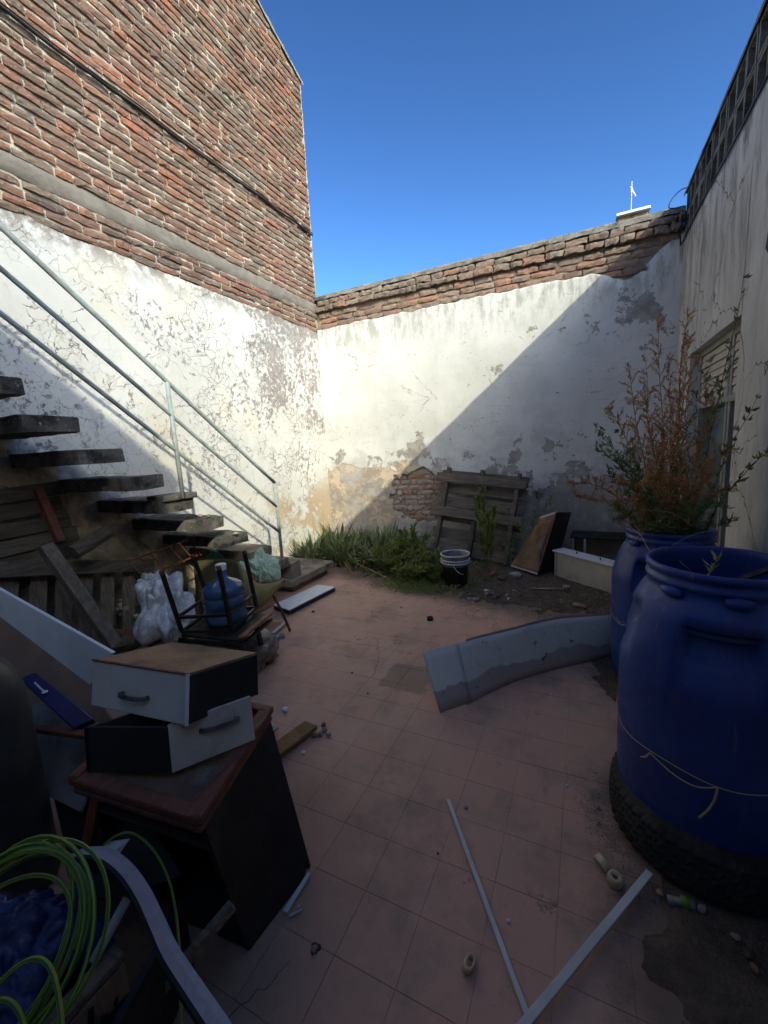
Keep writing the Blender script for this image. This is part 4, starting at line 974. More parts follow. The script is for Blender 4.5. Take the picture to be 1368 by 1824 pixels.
def bone(px, py, R, r, h, rot, l, sq=.75):
    c = P(px, py, z=0); o = MB(); n = 26; o2 = MB()
    M = Matrix.Rotation(rot[2], 3, 'Z')@Matrix.Rotation(rot[0], 3, 'X')
    prof = [(r, 0), (R*.96, 0), (R, h*.2), (R*.97, h*.7), (R*.90, h), (r*1.05, h), (r*.9, h*.6), (r, 0)]
    for q, (rr, z) in enumerate(prof):
        for k in range(n):
            a = 2*pi*k/n; f_ = 1+.10*nz((cos(a)*1.2, sin(a)*1.2, px*.1), 1)
            o.v.append(M@Vector((rr*cos(a)*f_, rr*sin(a)*sq*f_, z-h/2)))
    for i in range(len(prof)-1):
        for k in range(n): a = i*n+k; b = i*n+(k+1) % n; o.face(a, b, b+n, a+n)
    mz = min(v.z for v in o.v); o.v = [v+Vector((c.x, c.y, -mz+.001)) for v in o.v]
    return tag(o.build('marrow_bone', M_bone, smooth=True), l, 'bone', None)
bone(1095, 1576, .026, .011, .034, (.15, 0, .3), 'thick ring of cut marrow bone just left of the wider strip end', .85)
bone(1072, 1545, .029, .019, .026, (1.15, 0, 2.3), 'thin-walled cut bone lying on its side behind the thick bone ring', .6)
bone(836, 1724, .027, .014, .022, (.35, 0, 1.25), 'oval ring of cut bone alone left of the thin strip', .58)
o = MB(); o.lathe([(.001, .0), (.028, 0), (.029, .022), (.027, .024), (.024, .024), (.023, .008), (.001, .008)], P(766, 1104, z=0)+Vector((0, 0, .001)), 24)
tag(o.build('bottle_cap', M_blackmetal, smooth=True), 'black round cap alone on the tiles before the weeds', 'cap')
# litter by the tyre
o = MB(); a, b = P(1190, 1602, z=.02), P(1236, 1612, z=.02); o.tube([a, b], .013, 10); tag(o.build('drink_can', pm('crushed_silver', (.3, .3, .3), (.12, .12, .12), 20, .4, .5, 30), smooth=True), 'small grey crushed can in the dirt by the tyre', 'can')
o = MB(); o.tube([P(1212, 1603, z=.027), P(1228, 1610, z=.027)], .015, 12); tag(o.build('green_ring', pm('lime_plastic', (.12, .24, .03), None, rough=.4, bump=0), smooth=True), 'lime green plastic ring around the can by the tyre', 'ring')
for i, (a, b, s, l) in enumerate(((1310, 1668, .013, 'white chip in the dirt at the lower right'), (1250, 1618, .016, 'pinkish chip just right of the green ring'), (1175, 1590, .012, 'brown chip at the end of the wider strip'), (1335, 1700, .016, 'ochre clod in the dirt at the lower right corner'), (1345, 1725, .013, 'small reddish clod in the lower right corner'))):
    rock(P(a, b, z=.02), (s, s*.7, s*.6), (M_stone, M_stone, M_stemr, M_dirt, MATS['broken_brick'])[i], 'litter_chip', i+70, l, 'chip')
random.seed(17); o = MB()
def crumb(x, y, z, s):
    a = random.uniform(0, 6); vs = [Vector((x+s*cos(a+k*2.1)*random.uniform(.6, 1.2), y+s*sin(a+k*2.1)*random.uniform(.6, 1.2), z-s*.3)) for k in range(3)]+[Vector((x, y, z+s*.7))]
    o.add(vs, [(0, 1, 3), (1, 2, 3), (2, 0, 3)])
for i in range(16000):
    r = random.random()
    if r < .50: x = random.uniform(-2.4, .5); y = random.gauss(4.0-.3*max(0, min(1, (x+1.7)/.9)), .22)
    elif r < .68: a = random.uniform(0, 6.28); q = random.gauss(.36, .05); x = B2[0]+q*cos(a); y = B2[1]+q*sin(a)*1.05
    elif r < .9: a = random.uniform(2.6, 5.2); q = random.gauss(.36, .045); x = B1[0]+q*cos(a); y = B1[1]-.02+q*sin(a); 
    else: x = random.uniform(-1.5, .6); y = random.uniform(.8, 3.6)
    if r < .50 and dirt_h(x, y) < .0 and random.random() < .75: continue
    if r < .9 and r > .75: x = random.gauss(.50, .12); y = random.gauss(1.22, .14)
    if x < XR-.02 and y < 5.4: crumb(x, y, max(dirt_h(x, y), 0)+.001, random.choice((.0015, .002, .003, .005)) if r < .68 else random.choice((.0012, .002, .003)) if r < .9 else .0012)
tag(o.build('dirt_crumbs', pm('earth_crumbs', (.11, .08, .06), (.17, .13, .10), 30, .95, .3, 60, vary=1.2)), 'loose dark earth crumbs along the edge of the tiles', 'dirt', kind='stuff')
random.seed(19); o = MB()
for i in range(900):
    x = random.uniform(-1.2, .5); y = random.gauss(4.1, .3)
    leaf_small(o, (x, y, gz(x, y)+.006), (random.uniform(-1, 1), random.uniform(-1, 1), random.uniform(-.1, .3)), random.uniform(.01, .03), .008)
tag(o.build('dead_leaves', M_dry), 'scattered dead leaf bits on the dirt bed', 'leaf litter', kind='stuff')

# ============================================================ WHITE PANEL, BOARDS NEAR THE STEPS
o = empty('melamine_shelf', (-2.55, 3.3, 0), 'narrow white melamine panel lying on the tiles beside the bottom step', 'panel')
q = [P(487, 1077, z=.06), P(515, 1086, z=.06), P(597, 1045, z=.05), P(566, 1041, z=.05)]
MB().quad_slab(q, .012).build('white_top', M_white, o, bevel=.002); MB().quad_slab([p-Vector((0, 0, .013)) for p in q], .034).build('dark_core', M_black, o)
o = empty('cupboard_door', (-2.4, 2.6, 0), 'brown panel with white edge lying on the floor beneath the chairs', 'panel')
q = [P(400, 1135, z=.05), P(462, 1150, z=.03), P(508, 1108, z=.03), P(440, 1108, z=.05)]
MB().quad_slab(q, .014).build('brown_face', M_hard2, o); MB().beam(q[1]+Vector((.006, 0, .003)), q[2]+Vector((.006, 0, .003)), .012, .022).build('white_edge', M_white, o)
o = MB(); q = [P(490, 1350, z=.04), P(566, 1292, z=.04), P(543, 1283, z=.055), P(470, 1335, z=.055)]; o.quad_slab(q, .03)
tag(o.build('particle_board_strip', pm('ochre_particle_board', (.30, .18, .075), (.22, .13, .055), 12, .95, .8, 60), bevel=.004), 'ochre particle board strip behind the tipped cabinet', 'board')
for i, (px, py) in enumerate(((578, 1300), (570, 1308), (585, 1308), (576, 1290))):
    rock(P(px, py, z=.012), (.016, .012, .012), (M_stone, M_conc2)[i % 2], 'debris_lump', i+90, 'grey crumb at the end of the ochre board strip', 'debris', 'crumbs at the ochre strip')
o = MB(); q = [P(470, 1312, z=.03), P(497, 1296, z=.03), P(478, 1278, z=.04), P(455, 1285, z=.05)]; o.quad_slab(q, .01); tag(o.build('grey_offcut', M_greymel, bevel=.003), 'grey rounded board offcut poking out behind the drawers', 'board')
o = MB(); q = [P(504, 1622, z=.012), P(512, 1625, z=.012), P(553, 1556, z=.012), P(548, 1553, z=.012)]; o.quad_slab(q, .009); tag(o.build('white_sliver', M_alu), 'short white sliver of trim at the foot of the black cabinet side', 'trim piece')
for i, (a, b) in enumerate((((515, 1632), (538, 1620)), ((530, 1618), (535, 1612)))):
    o = MB(); o.tube([P(*a, z=.006), P(*b, z=.006)], .004, 5); tag(o.build('white_shard', M_alu), ('thin white shard', 'tiny white shard')[i]+' on the tiles beside the trim sliver', 'shard')
o = MB(); o.lathe([(.0002, .0016), (.012, .0014), (.016, .0002)], P(562, 1689, z=.0004), 20, mod=lambda a, z: 1+.16*sin(3*a)+.08*sin(7*a)); tag(o.build('dark_spot', M_black), 'flat dark blob of tar on the tiles at the lower left', 'tar blob')

# ============================================================ TIPPED CABINET WITH TWO DRAWERS
nc = empty('tipped_cabinet', (-1.15, .85, 0), 'tipped black bedside cabinet with red wood edges carrying two loose drawers', 'cabinet')
Lt, Nt, Rt = P(140, 1385, z=.50), P(352, 1452, z=.50), P(474, 1268, z=.50); Bt = Lt+Rt-Nt
Nb, Rb = P(440, 1692, z=.0), P(551, 1548, z=.0); Lb = Nb+(Lt-Nt)*.95; Bb = Rb+(Lt-Nt)*.95
up = Vector((0, 0, 1))
# side panel with a rounded lower far corner
def sidep(u, v):
    b = Nb.lerp(Rb, u); t = Nt.lerp(Rt, u); 
    if u > .85: b = b.lerp(t, .10*((u-.85)/.15)**2)
    return b.lerp(t, v)
MB().grid(sidep, 20, 4).build('black_side', M_black, nc, solid=.018)
MB().quad_slab([Lb, Bb, Bt, Lt], .016).build('far_side', M_black, nc)
MB().quad_slab([Bb, Rb, Rt, Bt], .012).build('back_panel', M_black, nc)
sh = lambda f_: [Lb.lerp(Lt, f_), Nb.lerp(Nt, f_), Rb.lerp(Rt, f_), Bb.lerp(Bt, f_)]
MB().quad_slab(sh(.78), .014).build('shelf', pm('dark_grey_shelf', (.06, .058, .055), (.04, .038, .036), 5, .5, .1), nc); MB().quad_slab(sh(.06), .016).build('bottom_panel', M_black, nc)
MB().quad_slab([p-up*.006 for p in (Lt, Nt, Rt, Bt)], .014).build('top_panel', pm('dusty_brown_panel', (.15, .085, .055), (.09, .055, .038), 6, .75, .3, 30, dust=.5, dcol=(.2, .16, .12)), nc)
for q_, (a, b, w) in enumerate(((Lt, Nt, .045), (Nt, Rt, .05), (Rt, Bt, .04), (Bt, Lt, .04))):
    d = (b-a).normalized()*.02; MB().beam(a-d+up*.0025*q_, b+d+up*.0025*q_, w, .03).build('moulding', M_redwood, nc, bevel=.008)
for q_, (a, b) in enumerate(((Nt, Rt), (Lt, Nt))):
    d = (b-a).normalized()*.012; MB().beam(a-d-up*(.028+.002*q_)+(Nt-Bt).normalized()*.012, b+d-up*.026+(Nt-Bt).normalized()*.012, .03, .018).build('lower_moulding', M_redwood, nc, bevel=.005)
def drawer(name, TL, TRc, BRc, BLc, back, label, handle_at, side_mat, facemat, bottom, hv=.6, hu=.5, fth=.016):
    """front face given by its four corners, body extends along vector back; bottom board on the top side when bottom=True"""
    t = empty(name, BRc, label, 'drawer'); n_ = back.normalized()
    MB().quad_slab([BLc, BRc, TRc, TL], fth).build('front', facemat, t, bevel=.0025)
    i0 = n_*.002
    a, b, c, d = BLc+i0, BRc+i0, TRc+i0, TL+i0
    in_ = (TL-TRc).normalized()*.016; dn = (BRc-TRc).normalized()
    MB().hexa([b, b+in_, b+in_+back, b+back, c+dn*.006, c+dn*.006+in_, c+dn*.006+in_+back, c+dn*.006+back]).build('side', side_mat, t, bevel=.002)
    MB().hexa([a-in_, a, a+back, a-in_+back, d+dn*.006-in_, d+dn*.006, d+dn*.006+back, d+dn*.006-in_+back]).build('side', side_mat, t, bevel=.002)
    MB().hexa([a+back-n_*.014, b+back-n_*.014, b+back, a+back, d+back-n_*.014+dn*.01, c+back-n_*.014+dn*.01, c+back+dn*.01, d+back+dn*.01]).build('rear', side_mat, t)
    if bottom: MB().hexa([p+dn*.004 for p in (d-in_*.2, c+in_*.2, c+in_*.2+back, d-in_*.2+back)]+[p-dn*.001 for p in (d-in_*.2, c+in_*.2, c+in_*.2+back, d-in_*.2+back)]).build('hardboard_bottom', M_hard, t)
    e1 = (TRc-TL).normalized(); e2 = (TL-BLc).normalized(); nrm = -n_; hc = TL.lerp(TRc, hu).lerp(BLc.lerp(BRc, hu), hv)+nrm*.001
    pts = [hc-e1*.055+nrm*0, hc-e1*.055+nrm*.02, hc-e1*.03+nrm*.028, hc+nrm*.030, hc+e1*.03+nrm*.028, hc+e1*.055+nrm*.02, hc+e1*.055]
    h_ = MB()
    for p, q_ in zip(pts, pts[1:]): h_.beam(p, q_, .007, .016, up=e2)
    h_.build('handle', pm('tarnished_handle', (.17, .165, .145), (.09, .085, .07), 20, .35, .2, metal=.5), t, bevel=.002)
    return t
TL, TRc, BRc, BLc = P(165, 1175, z=.80), P(334, 1201, z=.80), P(332, 1293, z=.665), P(162, 1256, z=.665)
rr_ = P(457, 1163, z=.72); back = rr_-TRc
ud = drawer('loose_drawer', TL, TRc, BRc, BLc, back, 'upper grimy grey drawer lying upside down with brown hardboard on top', None, M_black, M_greymel, True)
e_ = (TRc-TL).normalized()*.001
MB().beam(TL-e_, TRc+e_, .010, .0055).build('rusty_edge', M_redwood, ud, bevel=.001); MB().beam(TRc+(TRc-TL).normalized()*.001, BRc+(TRc-TL).normalized()*.001, .012, .004, up=(TRc-TL)).build('edge_strip', M_white, ud)
TLb = P(298, 1292, z=.655); BLb = P(306, 1378, z=.515); TRb = P(446, 1240, z=.665); BRb = P(452, 1272, z=.515); BRb = BLb+(TRb-TLb)
bk2 = P(150, 1292, z=.655)-TLb
drawer('loose_drawer', TLb, TRb, BRb, BLb, bk2, 'lower drawer turned sideways under the upper one, black side toward the viewer', None, M_black, M_greymel, False, .35, .55)
# legs and boards left of the cabinet
MB0 = MB().beam(P(178, 1400, z=.46), P(150, 1545, z=.16), .045, .03); tag(MB0.build('table_leg', M_orwood, bevel=.005), 'varnished orange wooden leg slanting down left of the tipped cabinet', 'wooden leg')
o = MB(); q = [P(60, 1240, z=.44), P(205, 1300, z=.42), P(148, 1448, z=.24), P(72, 1410, z=.26)]; o.quad_slab(q, .015); tag(o.build('grey_board', pm('dusty_grey_board', (.22, .2, .18), (.17, .155, .14), 4, .8, .1, 60, dust=.4, dcol=(.1, .08, .07)), bevel=.002), 'dusty grey board between the gas cylinder and the cabinet', 'board')
o = empty('large_panel', (-2.2, .9, 0), 'large dusty brown panel with a broad white edge leaning left of the drawers', 'panel')
def on_plane(px, py, a, b, c):
    n_ = (b-a).cross(c-a); v = R2*(px-684)/FPX-U2*(py-912)/FPX+_fw; o_ = Vector((0, 0, CH)); return o_+v*((a-o_).dot(n_)/v.dot(n_))
a_, b_, c_ = P(-60, 1012, z=1.02), P(206, 1161, z=.66), P(166, 1217, z=.50); d_ = on_plane(-60, 1046, a_, b_, c_)
MB().quad_slab([a_, b_, c_, d_], .016).build('white_face', M_white, o)
e_ = P(235, 1340, z=.24); q = [d_-Vector((0, 0, .004)), c_-Vector((0, 0, .004)), e_, on_plane(-60, 1330, d_, c_, e_)]; MB().quad_slab(q, .014).build('brown_face', M_hard2, o)
o = empty('blue_plank', (-1.9, .8, .4), 'chipped navy blue plank resting on the dusty brown panel', 'plank')
q = [P(68, 1204, z=.62), P(172, 1288, z=.50), P(135, 1304, z=.49), P(40, 1216, z=.61)]; MB().quad_slab(q, .03).build('plank', M_blue, o, bevel=.003)
MB().tube([P(62, 1216, z=.6225), P(74, 1228, z=.608), P(80, 1232, z=.604)], .0035, 6).build('paint_drip', M_white, o); MB().lathe([(.001, .004), (.010, .003), (.011, 0)], P(80, 1233, z=.602), 10).build('paint_drip', M_white, o)
o = MB(); o.beam(P(50, 1296, z=.47), P(158, 1310, z=.50), .03, .02); tag(o.build('bentwood_slat', M_redwood, bevel=.004), 'dark reddish slat between the gas cylinder and lower drawer', 'slat')
# gas cylinder
c = Vector((-1.85, .50, 0)); o = MB(); o.lathe([(.15, 0), (.18, .02), (.183, .1), (.183, .66), (.178, .74), (.160, .81), (.125, .865), (.08, .90), (.04, .915), (.035, .96), (.03, .965), (.001, .965)], c, 48)
tag(o.build('gas_cylinder', M_tank, smooth=True), 'tall dark grey gas cylinder cut by the left frame edge', 'gas cylinder')

# ============================================================ CHAIRS, JUG, SACKS
ch = empty('metal_chair', (-2.1, 1.9, 0), 'low black metal chair with dark seat carrying the upturned frame and jug', 'chair')
s0, s1, s2, s3 = P(322, 1130, z=.42), P(428, 1140, z=.42), P(482, 1093, z=.43), P(370, 1085, z=.43)
MB().quad_slab([s0, s1, s2, s3], .018).build('seat', M_black, ch, bevel=.006)
MB().beam(P(428, 1137, z=.43), P(482, 1092, z=.435), .035, .016).build('wood_slat', M_orwood, ch, bevel=.003)
f2 = P(474, 1183, z=0)
for a, b in ((P(455, 1108, z=.41), f2), (s1-up*.02, s1+Vector((.03, -.03, -.42))), (s0-up*.02, Vector((s0.x-.03, s0.y-.03, 0))), (s3-up*.02, Vector((s3.x-.02, s3.y+.03, 0)))):
    MB().beam(a, b, .024, .024, up=Vector((1, 0, 0))).build('leg', M_blackmetal, ch)
for a, b in ((s1, s2), (s0, s1), (s0, s3)): MB().beam(a-up*.04, b-up*.04, .02, .02).build('seat_rail', M_blackmetal, ch)
MB().beam(P(445, 1115, z=.36), P(392, 1150, z=.18), .016, .016).build('stretcher', M_blackmetal, ch)
uf = empty('chair_frame', (-2.1, 1.85, .44), 'upturned black steel chair frame with four legs in the air', 'chair frame')
ZB = .455; ZT = .87
bA, bB, bC = P(324, 1125, z=ZB), P(413, 1122, z=ZB), P(457, 1082, z=ZB); bD = bA+bC-bB
tA, tB, tC, tD = P(287, 1016, z=ZT), P(389, 1008, z=ZT), P(435, 981, z=ZT), P(343, 988, z=ZT)
for a, b in ((bA, tA), (bB, tB), (bC, tC), (bD, tD)): MB().beam(a, b, .020, .020, up=Vector((0, 1, 0))).build('leg', M_blackmetal, uf); 
for t_ in (tA, tB, tC, tD): MB().lathe([(.013, -.022), (.014, .0), (.001, .003)], t_, 8).build('foot_cap', M_redwood, uf)
for a, b in ((bA, bB), (bB, bC), (bC, bD), (bD, bA)): MB().beam(a, b, .018, .018).build('rail', M_blackmetal, uf)
for a, b, c, d in ((bA, tA, bB, tB), (bB, tB, bC, tC), (bA, tA, bD, tD)): MB().beam(a.lerp(b, .24), c.lerp(d, .24), .015, .018).build('crossbar', M_blackmetal, uf)
# water jug
jc = (bA+bC)/2+Vector((.015, .03, .012))
jc = Vector((jc.x, jc.y, .442)); jg = empty('water_jug', jc, 'blue water cooler jug standing inside the upturned chair frame', 'water jug')
gj = NT('blue_polycarbonate'); gj.col((.06, .13, .24)); gj.rough(.15); gj.b.inputs['Transmission Weight'].default_value = .35; gj.b.inputs['Specular IOR Level'].default_value = .6; gj.bump(gj.noise(gj.pos, 6, 3), .15, .01)
pf = [(.001, 0), (.115, 0), (.128, .012), (.13, .03), (.13, .085), (.125, .09), (.125, .097), (.13, .102), (.13, .165), (.125, .17), (.125, .177), (.13, .182), (.128, .215), (.115, .24), (.08, .262), (.045, .278), (.032, .295), (.029, .345), (.031, .35)]
MB().lathe(pf, jc, 48).build('bottle', gj.m, jg, smooth=True); MB().lathe([(.033, .338), (.034, .372), (.03, .376), (.001, .376)], jc, 24).build('cap', M_white, jg, smooth=True)
# olive shell chair behind
M_ol = pm('olive_vinyl', (.055, .05, .025), (.08, .068, .03), 5, .45, .15, 30); M_ol2 = pm('mustard_vinyl', (.17, .125, .045), (.13, .09, .035), 5, .5, .15, 30)
ac = empty('shell_chair', (-2.6, 2.7, 0), 'olive vinyl armchair shell turned away behind the jug', 'chair')
K = [P(352, 1075, y=2.42), P(445, 1070, y=2.42), P(424, 998, y=2.58), P(345, 1000, y=2.58)]
def ov(u, v):
    p = K[0].lerp(K[1], u).lerp(K[3].lerp(K[2], u), v); c_ = .02*max(0, u-.75)*4*max(0, v-.8)*5; return p+Vector((0, .05*sin(pi*u), -c_))
MB().grid(ov, 12, 8).build('backrest', M_ol, ac, smooth=True, solid=.02)
wgs = [P(440, 1010, y=2.6), P(445, 1085, y=2.45), P(508, 1038, y=2.62)]
def wing(u, v):
    top = [P(424, 1000, y=2.6), P(445, 1030, y=2.6), P(462, 1041, y=2.6), P(483, 1040, y=2.62), P(508, 1032, y=2.64)]
    bot = [P(440, 1092, y=2.42), P(455, 1086, y=2.42), P(470, 1077, y=2.45), P(485, 1062, y=2.5), P(506, 1040, y=2.6)]
    k = min(int(u*4), 3); f_ = u*4-k; return bot[k].lerp(bot[k+1], f_).lerp(top[k].lerp(top[k+1], f_), v)+Vector((0, -.04*sin(pi*v), 0))
MB().grid(wing, 16, 8).build('armrest', M_ol2, ac, smooth=True, solid=.014)
lp = P(517, 1126, z=0)
MB().tube([P(486, 1060, y=2.55), P(500, 1085, y=2.6), lp+Vector((0, 0, .01))], .011, 8).build('leg', M_redwood, ac, smooth=True)
MB().tube([K[0], Vector((K[0].x, K[0].y, 0))], .011, 8).build('leg', M_redwood, ac); MB().tube([K[1], Vector((K[1].x+.02, K[1].y, 0))], .011, 8).build('leg', M_redwood, ac)
def crumple(c, s, name, mat, seed, amp=.28, sub=5, label='', cat='', fr=2.2):
    bm = bmesh.new(); bmesh.ops.create_icosphere(bm, subdivisions=sub, radius=1)
    for v in bm.verts:
        q = v.co.copy(); qq = Vector((q.x, q.y, q.z*.45)); r = 1+amp*nz(q, 1.1, seed)+amp*.55*(abs(nz(qq, fr, seed+3))*2-.5)+amp*.22*(abs(nz(qq, fr*2.6, seed+7))*2-.4)
        v.co = Vector((q.x*s[0]*r, q.y*s[1]*r, max(q.z*s[2]*r, -s[2]*.8)))
    me = bpy.data.meshes.new(name); bm.to_mesh(me); bm.free(); me.materials.append(mat); me.polygons.foreach_set('use_smooth', [True]*len(me.polygons))
    o = bpy.data.objects.new(name, me); COL.objects.link(o); o.location = c; return tag(o, label, cat)
pb = NT('clear_plastic_film'); pb.col(pb.mix(pb.ramp(pb.noise(pb.pos, 14, 7, .7), .4, .62), (.75, .75, .76), (.42, .42, .42))); pb.rough(.28); pb.b.inputs['Transmission Weight'].default_value = .25; pb.b.inputs['Specular IOR Level'].default_value = .6; pb.bump(pb.noise(pb.warp(pb.pos, 6, .2), 11, 5, .6), .8, .02)
c = P(296, 1085, y=1.98); crumple(Vector((c.x, c.y, c.z)), (.22, .16, .27), 'plastic_bag', pb.m, 6, .6, 6, 'crumpled clear plastic bag between the old boards and the jug', 'plastic bag', 1.5)
c = P(330, 1150, y=1.9); crumple(Vector((-2.25, 2.05, .12)), (.28, .2, .14), 'plastic_bag', pm('dirty_film', (.28, .25, .2), (.12, .105, .09), 14, .4, .6, 12), 9, .45, 4, 'dirty translucent bag on the floor under the chair', 'plastic bag', 2.6)
gs = pm('pale_green_sack', (.34, .48, .34), (.46, .56, .42), 12, .6, .8, 30, stretch=(1, 1, 3))
c = P(462, 1012, y=2.95); crumple(c, (.19, .15, .17), 'woven_sack', gs, 17, .42, 6, 'pale green woven sack bulging behind the olive chair', 'sack')
c = P(395, 1000, y=2.9); crumple(c, (.19, .12, .12), 'woven_sack', pm('mint_green_sack', (.22, .52, .36), (.15, .40, .27), 9, .55, .4, 20), 23, .4, 4, 'mint green sack peaking above the olive chair back', 'sack')
MB1 = MB().box((-2.98, 2.95, .22), (.42, .34, .42)); tag(MB1.build('cardboard_box', M_hard, bevel=.004), 'brown box under the steps carrying the green sacks', 'box')

# ============================================================ OLD PALLETS AND BEAMS UNDER THE STEPS
FW = Matrix.Translation(Vector((-3.30, 1.02, .03))) @ Matrix.Rotation(radians(90), 4, 'Z') @ Matrix.Rotation(radians(-8), 4, 'X') @ Matrix.Rotation(radians(14), 4, 'Y')
op = empty('wooden_pallet', (-3.3, 1.5, 0), 'dark old pallet with long upright slats leaning under the steps', 'pallet')
for i in range(8):
    lbox((-.22+.155*i+random.uniform(-.01, .01), 0, .46), (.10, .018, .88), M_oldwoodz, 'slat', op, FW, tw=random.uniform(-.03, .03))
lbox((.3, -.04, .86), (1.5, .07, .10), M_oldwoody, 'top_beam', op, FW); lbox((.3, -.03, .18), (1.3, .05, .09), M_oldwoody, 'lower_beam', op, FW)
for i in range(3): pass
FW2 = Matrix.Translation(Vector((-3.48, .75, .55))) @ Matrix.Rotation(radians(90), 4, 'Z') @ Matrix.Rotation(radians(-5), 4, 'X') @ Matrix.Rotation(radians(-3), 4, 'Y')
o2 = empty('plank_stack', (-3.5, 1.3, .5), 'dark horizontal planks leaning behind the upright-slatted pallet', 'planks')
for i in range(7): lbox((.45, 0, .04+.115*i), (1.25-.05*(i % 3), .02, .10), M_oldwoody, 'plank', o2, FW2, tw=random.uniform(-.02, .02))
for a, b, w, l, mt in ((P(80, 972, x=-3.05), P(205, 1150, x=-2.75), .075, 'thick square beam slanting across the old pallet', M_oldwoodz), (P(68, 872, x=-3.40), P(108, 965, x=-3.28), .05, 'reddish stick leaning on the wall above the old pallet', M_redwood), (P(130, 985, x=-3.2), P(194, 946, x=-3.22), .085, 'short dark log with its cut end toward the steps', M_oldwoody)):
    o = MB()
    if 'log' in l: o.tube([a, b], .055, 8)
    else: o.beam(a, b, w, w, up=Vector((1, 0, 0)))
    tag(o.build('old_beam', mt, bevel=.004), l, 'beam')
rk = empty('wire_rack', (-3.25, 2.3, .3), 'rusty wire rack with stones below the middle steps', 'rack')
qa, qb = P(228, 1000, x=-3.2), P(335, 962, x=-3.2)
for f_ in range(7):
    a = qa.lerp(qb, f_/6); MB().tube([a, a+Vector((.05, .08, -.16))], .005, 5).build('wire', M_redwood, rk)
for dz in (0, -.16): MB().tube([qa+Vector((-.05*dz, -.5*dz*.9, dz)), qb+Vector((-.05*dz, -.5*dz*.9, dz))], .008, 6).build('rail', M_redwood, rk)
MB().box((-3.35, 2.35, .12), (.4, .7, .24)).build('base_block', M_conc, rk, bevel=.01)
random.seed(44)
for i in range(24):
    c = Vector((random.uniform(-3.5, -3.18), random.uniform(1.95, 2.65), random.uniform(.25, .36))); s = random.uniform(.02, .05)
    rock(c, (s, s*.8, s*.7), M_stone, 'rubble_stone', i+130, 'grey rubble stone piled under the middle steps', 'stone', 'rubble stones under the steps')

# ============================================================ FOREGROUND JUNK, LOWER LEFT
def PD(px, py, d): return Vector((0, 0, CH))+(R2*(px-684)/FPX-U2*(py-912)/FPX+_fw)*d
cl = [(118, 1532, .50), (150, 1519, .505), (185, 1524, .505), (220, 1550, .50), (250, 1592, .49), (275, 1645, .48), (300, 1700, .47), (340, 1762, .46), (392, 1840, .45), (440, 1920, .44)]
cp_ = [P(a, b, z=c) for a, b, c in cl]
def band(u, v):
    t = u*(len(cp_)-1); k = min(int(t), len(cp_)-2); f_ = t-k
    def cr(a, b, c, d): return (b*2+(c-a)*f_+(a*2-b*5+c*4-d)*f_*f_+(b*3-a-c*3+d)*f_**3)*.5
    g_ = lambda i: cp_[max(0, min(len(cp_)-1, i))]
    p = cr(g_(k-1), g_(k), g_(k+1), g_(k+2)); d = (g_(k+1)-g_(k)).normalized(); s = Vector((d.y, -d.x, 0)).normalized() if abs(d.x)+abs(d.y) > .01 else Vector((1, 0, 0))
    return p, s
bd_ = MB(); NB = 48
for i in range(NB+1):
    p, s = band(i/NB, 0); w = .034*(.55+.45*min(1, i/10)); bd_.v += [p-s*w*.6, p-s*w*.2+up*.004, p+s*w*.3+up*.004, p+s*w*.5, p+s*w*.3-up*.05, p-s*w*.6-up*.05]
for i in range(NB):
    for k in range(6):
        a = i*6+k; b = i*6+(k+1) % 6; bd_.mi.append(0 if k < 2 else 1); bd_.f.append((a, b, b+6, a+6))
bd_.mi += [1, 1]; bd_.f += [tuple(range(6))[::-1], tuple(NB*6+k for k in range(6))]
tag(bd_.build('sofa_armrest', [pm('grey_enamel', (.26, .25, .29), (.22, .215, .25), 4, .3, .05), M_black], smooth=False), 'long curved grey armrest sweeping to the bottom edge beside the wire coil', 'armrest')
M_yel = pm('yellow_insulation', (.24, .27, .025), None, rough=.4, bump=0); M_grn = pm('green_insulation', (.03, .12, .035), None, rough=.4, bump=0)
def wire(path, r, o):
    if len(path) < 40: path = smooth(path, 4)
    k0 = len(o.f); o.tube(path, r, 8); 
    for j in range(k0, len(o.f)): o.mi[j] = 0 if ((j-k0) % 8) in (0, 1, 2, 4, 5) and False else (1 if ((j-k0) % 8) in (0, 1, 2, 3, 6) else 0)
random.seed(77); o = MB(); cc_ = PD(8, 1690, .78); pts = []
ux = R2; uy = U2*.80+_fw*.6; uz = _fw*.8-U2*.6
for i in range(300):
    a = i*2*pi/36; k = a/(2*pi); q_ = lambda f_, o_: nz((k*f_, o_, 0), 1)
    rx = .135+.055*q_(.9, 2); ry = .150+.06*q_(.8, 8)
    pts.append(cc_+ux*(cos(a)*rx+.05*q_(.7, 14))+uy*(sin(a)*ry+.05*q_(.75, 21))+uz*(.06*q_(1.3, 30)))
wire(pts, .0042, o)
for q in range(3):
    pts = [cc_+ux*(-.14+.05*q+.29*t)+uy*(-.32+.05*q+.22*sin(t*pi*(.85+.07*q)))-uz*(.05+.01*q) for t in [i/16 for i in range(17)]]; wire(pts, .0042, o)
tag(o.build('cable_coil', [M_yel, M_grn], smooth=True), 'coil of green and yellow striped earth cable in the lower left corner', 'cable coil')
o = MB(); wire([P(a, b, z=c) for a, b, c in ((175, 1515, .40), (205, 1490, .42), (235, 1484, .42), (270, 1510, .40), (300, 1565, .36), (315, 1640, .32), (321, 1730, .28), (322, 1850, .22))], .0035, o)
tag(o.build('cable', [M_yel, M_grn], smooth=True), 'single green and yellow cable arching over the dark gap by the armrest', 'cable')
cr_ = empty('wooden_crate', (-1.0, .35, 0), 'rough wooden crate with black script lettering at the bottom edge', 'crate')
a, b = P(214, 1692, z=.36), P(70, 1850, z=.34); MB().beam(a, b, .045, .018, up=Vector((0, 0, 1))).build('top_rail', M_oldwood, cr_, bevel=.002)
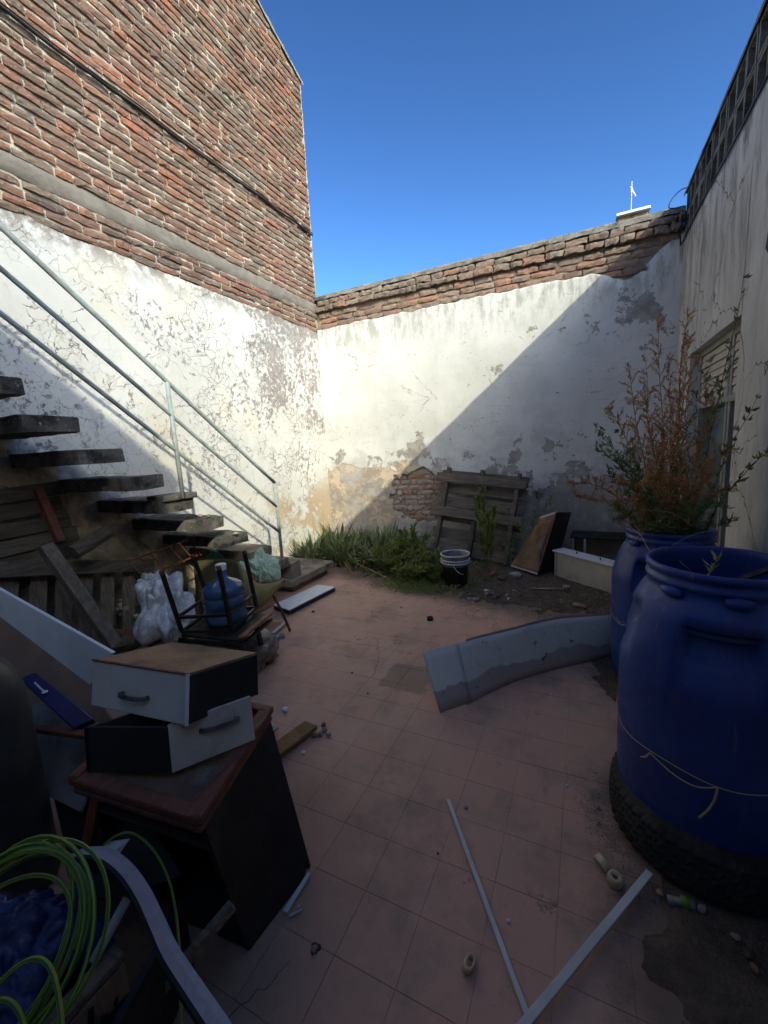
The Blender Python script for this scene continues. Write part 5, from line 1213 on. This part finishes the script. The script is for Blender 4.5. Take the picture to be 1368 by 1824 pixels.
M_crate = pm('pale_crate_wood', (.20, .15, .11), (.14, .105, .08), 5, .8, .4, 20, stretch=(8, 8, 1))
q = [P(222, 1712, z=.345), P(105, 1850, z=.33)]; q = [q[1]-up*.16, q[0]-up*.16, q[0], q[1]]; MB().quad_slab(q, .012).build('side_board', M_crate, cr_, bevel=.002)
# script lettering on the crate board ("la"), brushed strokes
ex = (q[1]-q[0]).normalized(); nn_ = ex.cross(up).normalized()
if nn_.dot(Vector((0, 0, CH))-q[0]) < 0: nn_ = -nn_
sc_ = (q[1]-q[0]).length
def stroke(pp, w=.0032): MB().tube([q[0]+ex*(u*sc_)+up*(v*.16)+nn_*.002 for u, v in pp], w, 6).build('lettering', M_black, cr_)
stroke([(.30, .30), (.36, .45), (.44, .75), (.45, .90), (.41, .92), (.38, .70), (.38, .40), (.41, .28), (.46, .32)])
stroke([(.62, .55), (.56, .60), (.51, .50), (.50, .36), (.53, .28), (.58, .34), (.63, .56), (.62, .36), (.65, .28), (.70, .34)])
stroke([(.80, .62), (.76, .56), (.74, .42), (.77, .30), (.83, .32)])
o = MB(); o.beam(P(230, 1830, z=.10), P(414, 1612, z=.22), .024, .03); tag(o.build('wood_batten', M_oldwood, bevel=.002), 'grey wooden batten slanting under the armrest toward the cabinet', 'batten')
o = MB(); o.tube([P(165, 1715, z=.38), P(226, 1602, z=.42)], .011, 12); tag(o.build('metal_tube', M_pipe, smooth=True), 'short grey metal tube between the coil and the crate', 'tube')
o = MB(); q = [P(145, 1560, z=.36), P(190, 1500, z=.40), P(232, 1494, z=.42), P(196, 1545, z=.36)]; o.quad_slab(q, .004); tag(o.build('bent_metal_plate', M_alu), 'bent pale metal plate behind the curved armrest', 'plate')
crumple(PD(0, 1700, .95)-up*.05, (.16, .16, .13), 'blue_bag', pm('dark_blue_plastic', (.02, .035, .12), (.01, .018, .06), 9, .35, .5, 16), 51, .4, 6, 'dark blue plastic bag beneath the cable coil', 'bag')
tag(MB().box((-1.22, .33, .13), (.62, .42, .26), .35).build('dark_filler', M_blackmetal, bevel=.02), 'added black box standing in for the darkness under the coil and armrest', 'tub')  # added black box standing in for the darkness beneath the junk
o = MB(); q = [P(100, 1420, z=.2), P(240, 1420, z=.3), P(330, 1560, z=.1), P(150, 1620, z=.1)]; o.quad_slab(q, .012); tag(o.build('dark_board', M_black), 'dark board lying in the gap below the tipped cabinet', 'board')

random.seed(91)
jl = ['short broken lath lying behind the plastic bag', 'splintered board piece between old pallet and plastic bag', 'broken lath propped on the wall under the fourth step', 'dark board scrap at the foot of the old pallet', 'narrow lath across the foot of the old pallet', 'cracked board scrap below the wire rack']
js = [((-2.95, 1.75, .05), (-2.6, 2.2, .12)), ((-3.1, 1.65, .30), (-2.8, 2.15, .10)), ((-3.5, 2.15, .62), (-3.15, 2.25, .05)), ((-2.95, 1.3, .04), (-2.75, 1.8, .07)), ((-3.0, 1.1, .10), (-2.85, 2.0, .03)), ((-3.1, 2.2, .04), (-2.9, 2.75, .07))]
for (a, b), l in zip(js, jl):
    o = MB(); o.beam(a, b, random.uniform(.05, .09), .016); tag(o.build('broken_lath', random.choice((M_oldwoodz, M_oldwoody, M_redwood)), bevel=.002), l, 'wood scrap')
